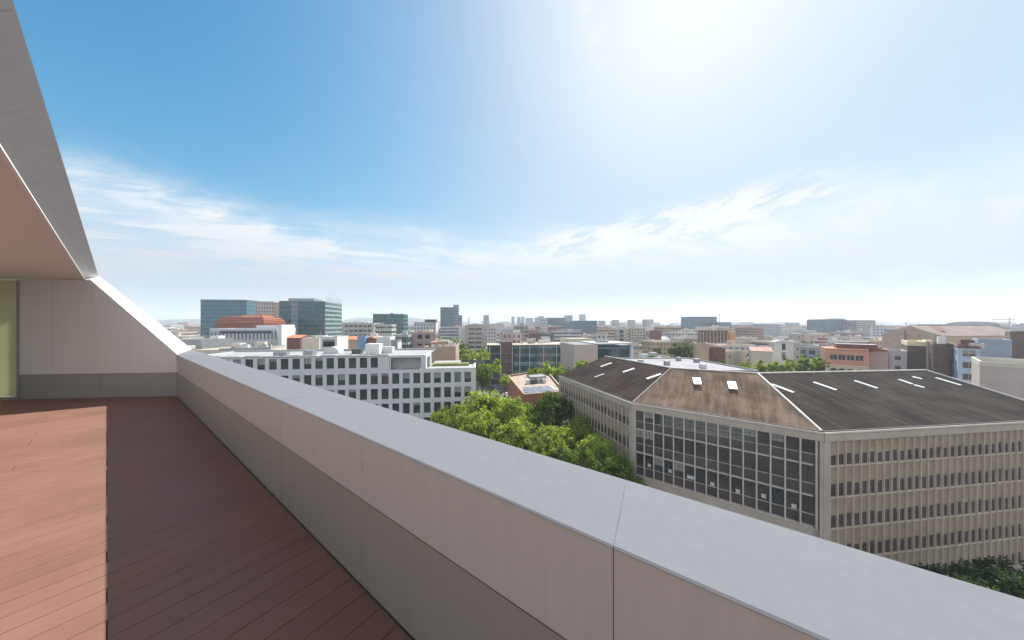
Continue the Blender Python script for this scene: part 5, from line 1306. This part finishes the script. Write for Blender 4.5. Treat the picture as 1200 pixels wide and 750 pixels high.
# ------------------------------------------------------------------ the lesser buildings of the city
bpy.context.view_layer.update()
CR = random.Random(21)
WCOL = [('cream', (.46, .40, .33)), ('white', (.52, .52, .53)), ('pinkish', (.44, .34, .31)), ('terracotta', (.34, .20, .15)), ('tan', (.36, .28, .21)), ('brown', (.20, .14, .12)),
        ('grey', (.34, .34, .36)), ('pale blue', (.34, .38, .44)), ('brick red', (.25, .12, .10)), ('ochre', (.42, .32, .18)), ('pale grey', (.46, .46, .48))]
RCOL = [('red tile', M_REDR), ('grey', M_GREYR), ('pale', M_PALER), ('white', M_WHITER), ('sandy', M_SAND), ('terracotta', M_REDR)]
WP = [PT_PUNCH, PT_BALC, PT_STRIP, PT_PLAIN, PT_PUNCH, PT_BALC]
e1, e2 = dirv(82.7), dirv(-7.3)
avx = dirv(-15.5); avn = Vector((avx.y, -avx.x, 0)); avo = Vector((12, 30, 0))
def inside(p, f, pad):
    o, u, v, L, D = f; d = p - o; a, b = d.dot(u), d.dot(v); return -pad < a < L + pad and -pad < b < D + pad
def free(o, w, d):
    pts = [o + e1 * (w * i / 3) + e2 * (d * j / 3) for i in range(4) for j in range(4)]
    for p in pts:
        q = p - avo; a, b = q.dot(avx), q.dot(avn)
        if 0 < a < 420 and -18 < b < 4: return False
        if p.y < 78: return False
    for f in FOOT:
        if any(inside(p, f, 1.2) for p in pts): return False
        c = f[0] + f[1] * f[3] / 2 + f[2] * f[4] / 2
        if inside(c, (o, e1, e2, w, d), 0): return False
    return True
def limit(o, w, d, top):
    pts = [o, o + e1 * w, o + e2 * d, o + e1 * w + e2 * d]; px = [600 + F * p.x / p.y for p in pts]; a, b = min(px), max(px); Y = min(p.y for p in pts); Ym = sum(p.y for p in pts) / 4
    for (x0, x1, yt, yv, Yr) in RECT:
        if Yr > Ym - 1 and b > x0 + .3 and a < x1 - .3:
            top = min(top, H_(yv - (yv - yt) * .12, Y))
    return top, a, b, Y
LOTS = []
y = 84.0
while y < 900:
    dd = 15 if y < 200 else (20 if y < 400 else 30)
    x = -y * 2.6 - 40
    blk = 0
    while x < y * 5 + 60 and x < 1500:
        w = CR.uniform(11, 26) * (1 if y < 200 else (1.25 if y < 400 else 1.7))
        blk += w
        if blk > 118: blk = 0; x += 17; continue
        o = e1 * x + e2 * (y + CR.uniform(-2, 2)); d = dd * CR.uniform(.75, .95)
        top = CR.choice([7, 9, 10, 12, 13, 15, 16, 18, 19, 21, 22, 24]) + CR.uniform(-.8, .8)
        if y > 260 and CR.random() < .10: top = CR.uniform(25, 33)
        if free(o, w, d):
            top, a, b, Y = limit(o, w, d, top)
            if top > 4.0 and b > -500 and a < 2300: LOTS.append((o, w, d, top, CR.random()))
        x += w + (CR.uniform(.5, 3) if CR.random() < .3 else .4)
    y += dd + (14 if int(y / dd) % 4 == 0 else 2.5)
for y in (-20., 2., 24., 46.):           # the blocks off to the right of the view
    x = 108.
    while x < 420:
        w = CR.uniform(13, 24); o = e1 * x + e2 * y
        if not any(inside(o + e1 * w * a + e2 * 15 * b, f, 2) for f in FOOT for a in (0, .5, 1) for b in (0, .5, 1)) and min((600 + F * q.x / max(q.y, .1)) for q in (o, o + e1 * w, o + e2 * 16, o + e1 * w + e2 * 16)) > 1300: LOTS.append((o, w, 15, CR.uniform(9, 21), CR.random()))
        x += w + 1

def lot_shape(mb, o, w, d, top, k, rnd, uvoff):
    A, B_, C, D = o, o + e1 * w, o + e1 * w + e2 * d, o + e2 * d
    u0 = uvoff
    for a, b in ((A, B_), (B_, C), (C, D), (D, A)):
        l = (b - a).length; mb.poly([a, b, b + Z3 * top, a + Z3 * top], 0, [(u0, -top), (u0 + l, -top), (u0 + l, 0), (u0, 0)])
    if k < .2 and top < 17:
        h = d * .18; r0, r1 = (A + D) / 2 + Z3 * (top + h), (B_ + C) / 2 + Z3 * (top + h); T_ = Z3 * top; e = .35
        a, b, c, dd_ = A + T_ - e2 * e, B_ + T_ - e2 * e, C + T_ + e2 * e, D + T_ + e2 * e
        mb.poly([a, b, r1, r0], 1); mb.poly([c, dd_, r0, r1], 1); mb.poly([B_ + T_, C + T_, r1], 0, [(0, .9)] * 3); mb.poly([D + T_, A + T_, r0], 0, [(0, .9)] * 3)
        return 'gabled'
    mb.poly([p + Z3 * (top - .02) for p in (A, B_, C, D)], 1)
    for a, b in ((A, B_), (B_, C), (C, D), (D, A)):
        t = (b - a).normalized(); n = Z3.cross(t); mb.obox(a + Z3 * (top + .003) - t * .03 - n * .03, t * ((b - a).length - .25), n * .28, Z3 * .65, 2)
    nm = 'flat'
    for i in range(rnd.choice([0, 0, 1, 1, 2])):
        q = o + e1 * rnd.uniform(1, w - 1) + e2 * rnd.uniform(1, d - 1) + Z3 * top; mb.cyl(q, q + Z3 * rnd.uniform(2.5, 5), .07, n=4, mi=3); mb.obox(q + Z3 * 2.2 - e1 * .7, e1 * 1.4, e2 * .08, Z3 * .08, 3)
    for i in range(rnd.choice([0, 1, 1, 2, 2, 3])):
        sw, sd, sh = rnd.uniform(1.5, min(5, w * .4)), rnd.uniform(1.5, min(4, d * .4)), rnd.uniform(1.2, 2.8)
        mb.obox(o + e1 * rnd.uniform(.5, w - sw - .5) + e2 * rnd.uniform(.5, d - sd - .5) + Z3 * top, e1 * sw, e2 * sd, Z3 * sh, 2 + (i % 2), 1)
    return nm
INFO = {}
for i, (o, w, d, top, k) in enumerate(LOTS):
    rnd = random.Random(i * 13 + 5); wc = rnd.choice(WCOL); rc = rnd.choice(RCOL); pt = rnd.choice(WP)
    mb = MB(); fl = lot_shape(mb, o, w, d, top, k, rnd, rnd.randrange(50) * 10.)
    roof = M_TILE if fl == 'gabled' and rnd.random() < .5 else rc[1]
    rn = 'orange gabled tile' if roof is M_TILE else ('gabled ' if fl == 'gabled' else 'flat ') + rc[0]
    c = o + e1 * w / 2 + e2 * d / 2
    ob = mb.build('town_building', [pt, roof, rnd.choice([M_WHITE, M_CREAM, M_CONC, M_TAN]), rnd.choice([M_METAL, M_WHITEM, M_BRICK])], None, c)
    ob.color = wc[1] + (1,)
    INFO[ob.name] = [ob, wc[0], rn, ('tall ' if top > 20 else ('low ' if top < 11 else '')), 0, 0., i, roof]

# far city and the greenery between the roofs, too many and too small to count
def masses(extra):
    rnd = random.Random(77); mb = MB(); cols = []
    def add(o, w, d, top, col):
        n0 = len(mb.f); A, B_, C, D = o, o + e1 * w, o + e1 * w + e2 * d, o + e2 * d; u0 = rnd.randrange(40) * 9.
        for a, b in ((A, B_), (B_, C), (C, D), (D, A)):
            l = (b - a).length; mb.poly([a, b, b + Z3 * top, a + Z3 * top], 0, [(u0, -top), (u0 + l, -top), (u0 + l, 0), (u0, 0)])
        rc = rnd.choice([(.33, .17, .12), (.33, .34, .35), (.5, .51, .52), (.62, .62, .6), (.45, .39, .32), (.28, .2, .17)])
        mb.poly([p + Z3 * top for p in (A, B_, C, D)], 1)
        cols.append((n0, len(mb.f), col, rc))
    for o, w, d, top, col in extra: add(o, w, d, top, col)
    y = 915.
    while y < 5600:
        st = 34 + (y - 900) * .03; x = max(-5500, -y * 2.4)
        while x < min(5500, y * 3.6):
            w = rnd.uniform(.5, 1.1) * st; top = rnd.uniform(9, 27) if rnd.random() < .93 else rnd.uniform(28, 30 + y * .012)
            o = Vector((x, y + rnd.uniform(-.4, .4) * st, 0)); px = 600 + F * x / y
            if not (395 < px < 640 and y > 4600) and rnd.random() < .82: add(o, w, st * .7, top, rnd.choice(WCOL)[1])
            x += w + rnd.uniform(2, st * .5)
        y += st * 1.15
    rf = bpy.data.materials.new('far_roof'); rf.use_nodes = True; T = NT(rf.node_tree); a = T.n('ShaderNodeVertexColor'); a.layer_name = 'tint'
    T.l(a.outputs[0], rf.node_tree.nodes['Principled BSDF'].inputs['Base Color']); rf.node_tree.nodes['Principled BSDF'].inputs['Roughness'].default_value = .85
    o = mb.build('far_city', [PT_FAR, rf]); me = o.data
    ca = me.color_attributes.new('tint', 'FLOAT_COLOR', 'CORNER'); buf = [0.] * (4 * len(me.loops))
    for n0, n1, c, rc in cols:
        for f in range(n0, n1):
            q = rc if mb.m[f] == 1 else c; pl = me.polygons[f]
            for li in range(pl.loop_start, pl.loop_start + pl.loop_total): buf[li * 4:li * 4 + 4] = [q[0], q[1], q[2], 1]
    ca.data.foreach_set('color', buf)
    tag(o, 'hazy mass of small roofs reaching to the horizon', None, None, 'stuff')
def greenery():
    rnd = random.Random(31); V, Fc = [], []
    for i in range(420):
        y = rnd.uniform(100, 1100) ** 1.0; x = rnd.uniform(-1.85, 1.85) * y; c0 = Vector((x, y, 0))
        if any(inside(c0, f, 3) for f in FOOT): continue
        px = 600 + F * x / y; h = rnd.uniform(7, 13); r = rnd.uniform(3, 5.5)
        if any(Yr > y and x0 - 3 < px < x1 + 3 and HY + (CZ - h) * F / y < yv for (x0, x1, yt, yv, Yr) in RECT): continue
        n = 160 if y < 300 else 70; s0 = .55 if y < 300 else .95
        for k in range(n):
            d = Vector((rnd.gauss(0, 1), rnd.gauss(0, 1), rnd.gauss(0, 1))).normalized(); lump = .75 + .35 * noise.noise(d * 2.2 + Vector((i, 0, 0)))
            p = c0 + Z3 * (h - r * .85) + Vector((d.x * r, d.y * r, d.z * r * .85)) * lump * rnd.random() ** .3
            t = (d + Vector((rnd.uniform(-1, 1), rnd.uniform(-1, 1), rnd.uniform(-.5, 1)))).normalized(); a = t.orthogonal().normalized(); b = t.cross(a); s = s0 * rnd.uniform(.6, 1.3)
            i0 = len(V); V.extend([tuple(p - a * s), tuple(p - b * s * .7), tuple(p + a * s), tuple(p + b * s * .7)]); Fc.append((i0, i0 + 1, i0 + 2, i0 + 3))
    me = bpy.data.meshes.new('greenery'); me.from_pydata(V, [], Fc); me.materials.append(M_LEAFD); me.update()
    o = bpy.data.objects.new('foliage', me); COL.objects.link(o); tag(o, 'scattered dark green foliage between the far roofs', None, None, 'stuff')
greenery()

# which of the lesser buildings show at all; those that do not are folded into the far mass
bpy.context.view_layer.update()
from mathutils.bvhtree import BVHTree
O = Vector((0, 0, CZ)); LM = {}
bv, bf, own, rootof = [], [], [], {}
for ob in list(S.objects):
    if ob.type != 'MESH': continue
    r = ob
    while r.parent: r = r.parent
    i0 = len(bv); mw = ob.matrix_world.copy(); bv += [mw @ q.co for q in ob.data.vertices]
    for pl in ob.data.polygons: bf.append(tuple(i0 + k for k in pl.vertices)); own.append(r)
tree_ = BVHTree.FromPolygons(bv, bf); del bv, bf
for iy in range(0, 165):
    py = 373 + iy * .6
    for ix in range(0, 800):
        px = ix * 1.5
        if py > 405 + (px - 205) * .303: continue
        loc, nrm, fi, dist = tree_.ray_cast(O, ray(px, py).normalized())
        if loc is not None:
            r = own[fi]
            if r.name in INFO: q = INFO[r.name]; q[4] += 1; q[5] += px
            if 'label' in r and r.get('category') in ('building', 'house', 'warehouse', 'hall', 'tower'):
                t = LM.setdefault(r.name, [r, 0, 0., 0.]); t[1] += 1; t[2] += px; t[3] += py
shown = sorted([q for q in INFO.values() if q[4] >= 5], key=lambda q: -q[4])[:285]
keep = {q[0].name for q in shown}; extra = []
for nme, q in list(INFO.items()):
    if nme not in keep:
        o, w, d, top, k = LOTS[q[6]]; extra.append((o, w, d, top, tuple(q[0].color)[:3])); bpy.data.objects.remove(q[0])
masses(extra)
NEARBY = [(t[2] / t[1], t[0]['label'], t[0].location.y) for t in LM.values() if t[1] > 12]
SHORT = {}
def short(lab):
    w = lab.split(); stop = {'behind', 'beside', 'at', 'under', 'right', 'left', 'joined', 'above', 'with', 'in', 'on', 'among', 'before', 'among', 'standing', 'rising', 'of', 'below', 'between', 'from', 'cut', 'over', 'against', 'just'}
    out = []
    for x in w:
        if x in stop: break
        out.append(x)
    return 'the ' + ' '.join(out[:5]) if len(out) > 1 else None
by = {}
for q in shown:
    px = q[5] / q[4]; Y = q[0].location.y; best = None
    for lx, lab, ly in sorted(NEARBY, key=lambda t: abs(t[0] - px) + abs(t[2] - Y) * .08):
        s = short(lab)
        if s: best = (lx, s, ly); break
    rel = 'behind' if Y > best[2] + 25 and abs(best[0] - px) < 14 else ('before' if Y < best[2] - 25 and abs(best[0] - px) < 14 else ('left of' if px < best[0] else 'right of'))
    lab = f"{q[3]}{q[1]} block, {q[2]} roof, {rel} {best[1]}"
    by.setdefault(lab, []).append((px, q))
ORD = ['leftmost', 'second', 'third', 'fourth', 'fifth', 'sixth']
for lab, ls in by.items():
    ls.sort(key=lambda t: t[0])
    for i, (px, q) in enumerate(ls):
        l = lab if len(ls) == 1 else f"{ORD[min(i, 5)]} {lab}"
        tag(q[0], ' '.join(l.split()[:16]), 'building', 'lesser town buildings')

# ------------------------------------------------------------------ the air
def haze():
    m = bpy.data.materials.new('haze_air'); m.use_nodes = True; nt = m.node_tree; nt.nodes.clear(); T = NT(nt)
    out = T.n('ShaderNodeOutputMaterial'); v = T.n('ShaderNodeVolumePrincipled'); T.l(v.outputs[0], out.inputs['Volume'])
    v.inputs['Color'].default_value = (.80, .90, 1, 1); v.inputs['Density'].default_value = HAZE_DENSITY; v.inputs['Anisotropy'].default_value = .2
    mb = MB(); mb.obox((-6600, -700, -1), (13200, 0, 0), (0, 6800, 0), (0, 0, 260))
    tag(mb.build('haze', [m], fix=True), 'thin blue summer haze over the whole city', None, None, 'stuff')
haze()
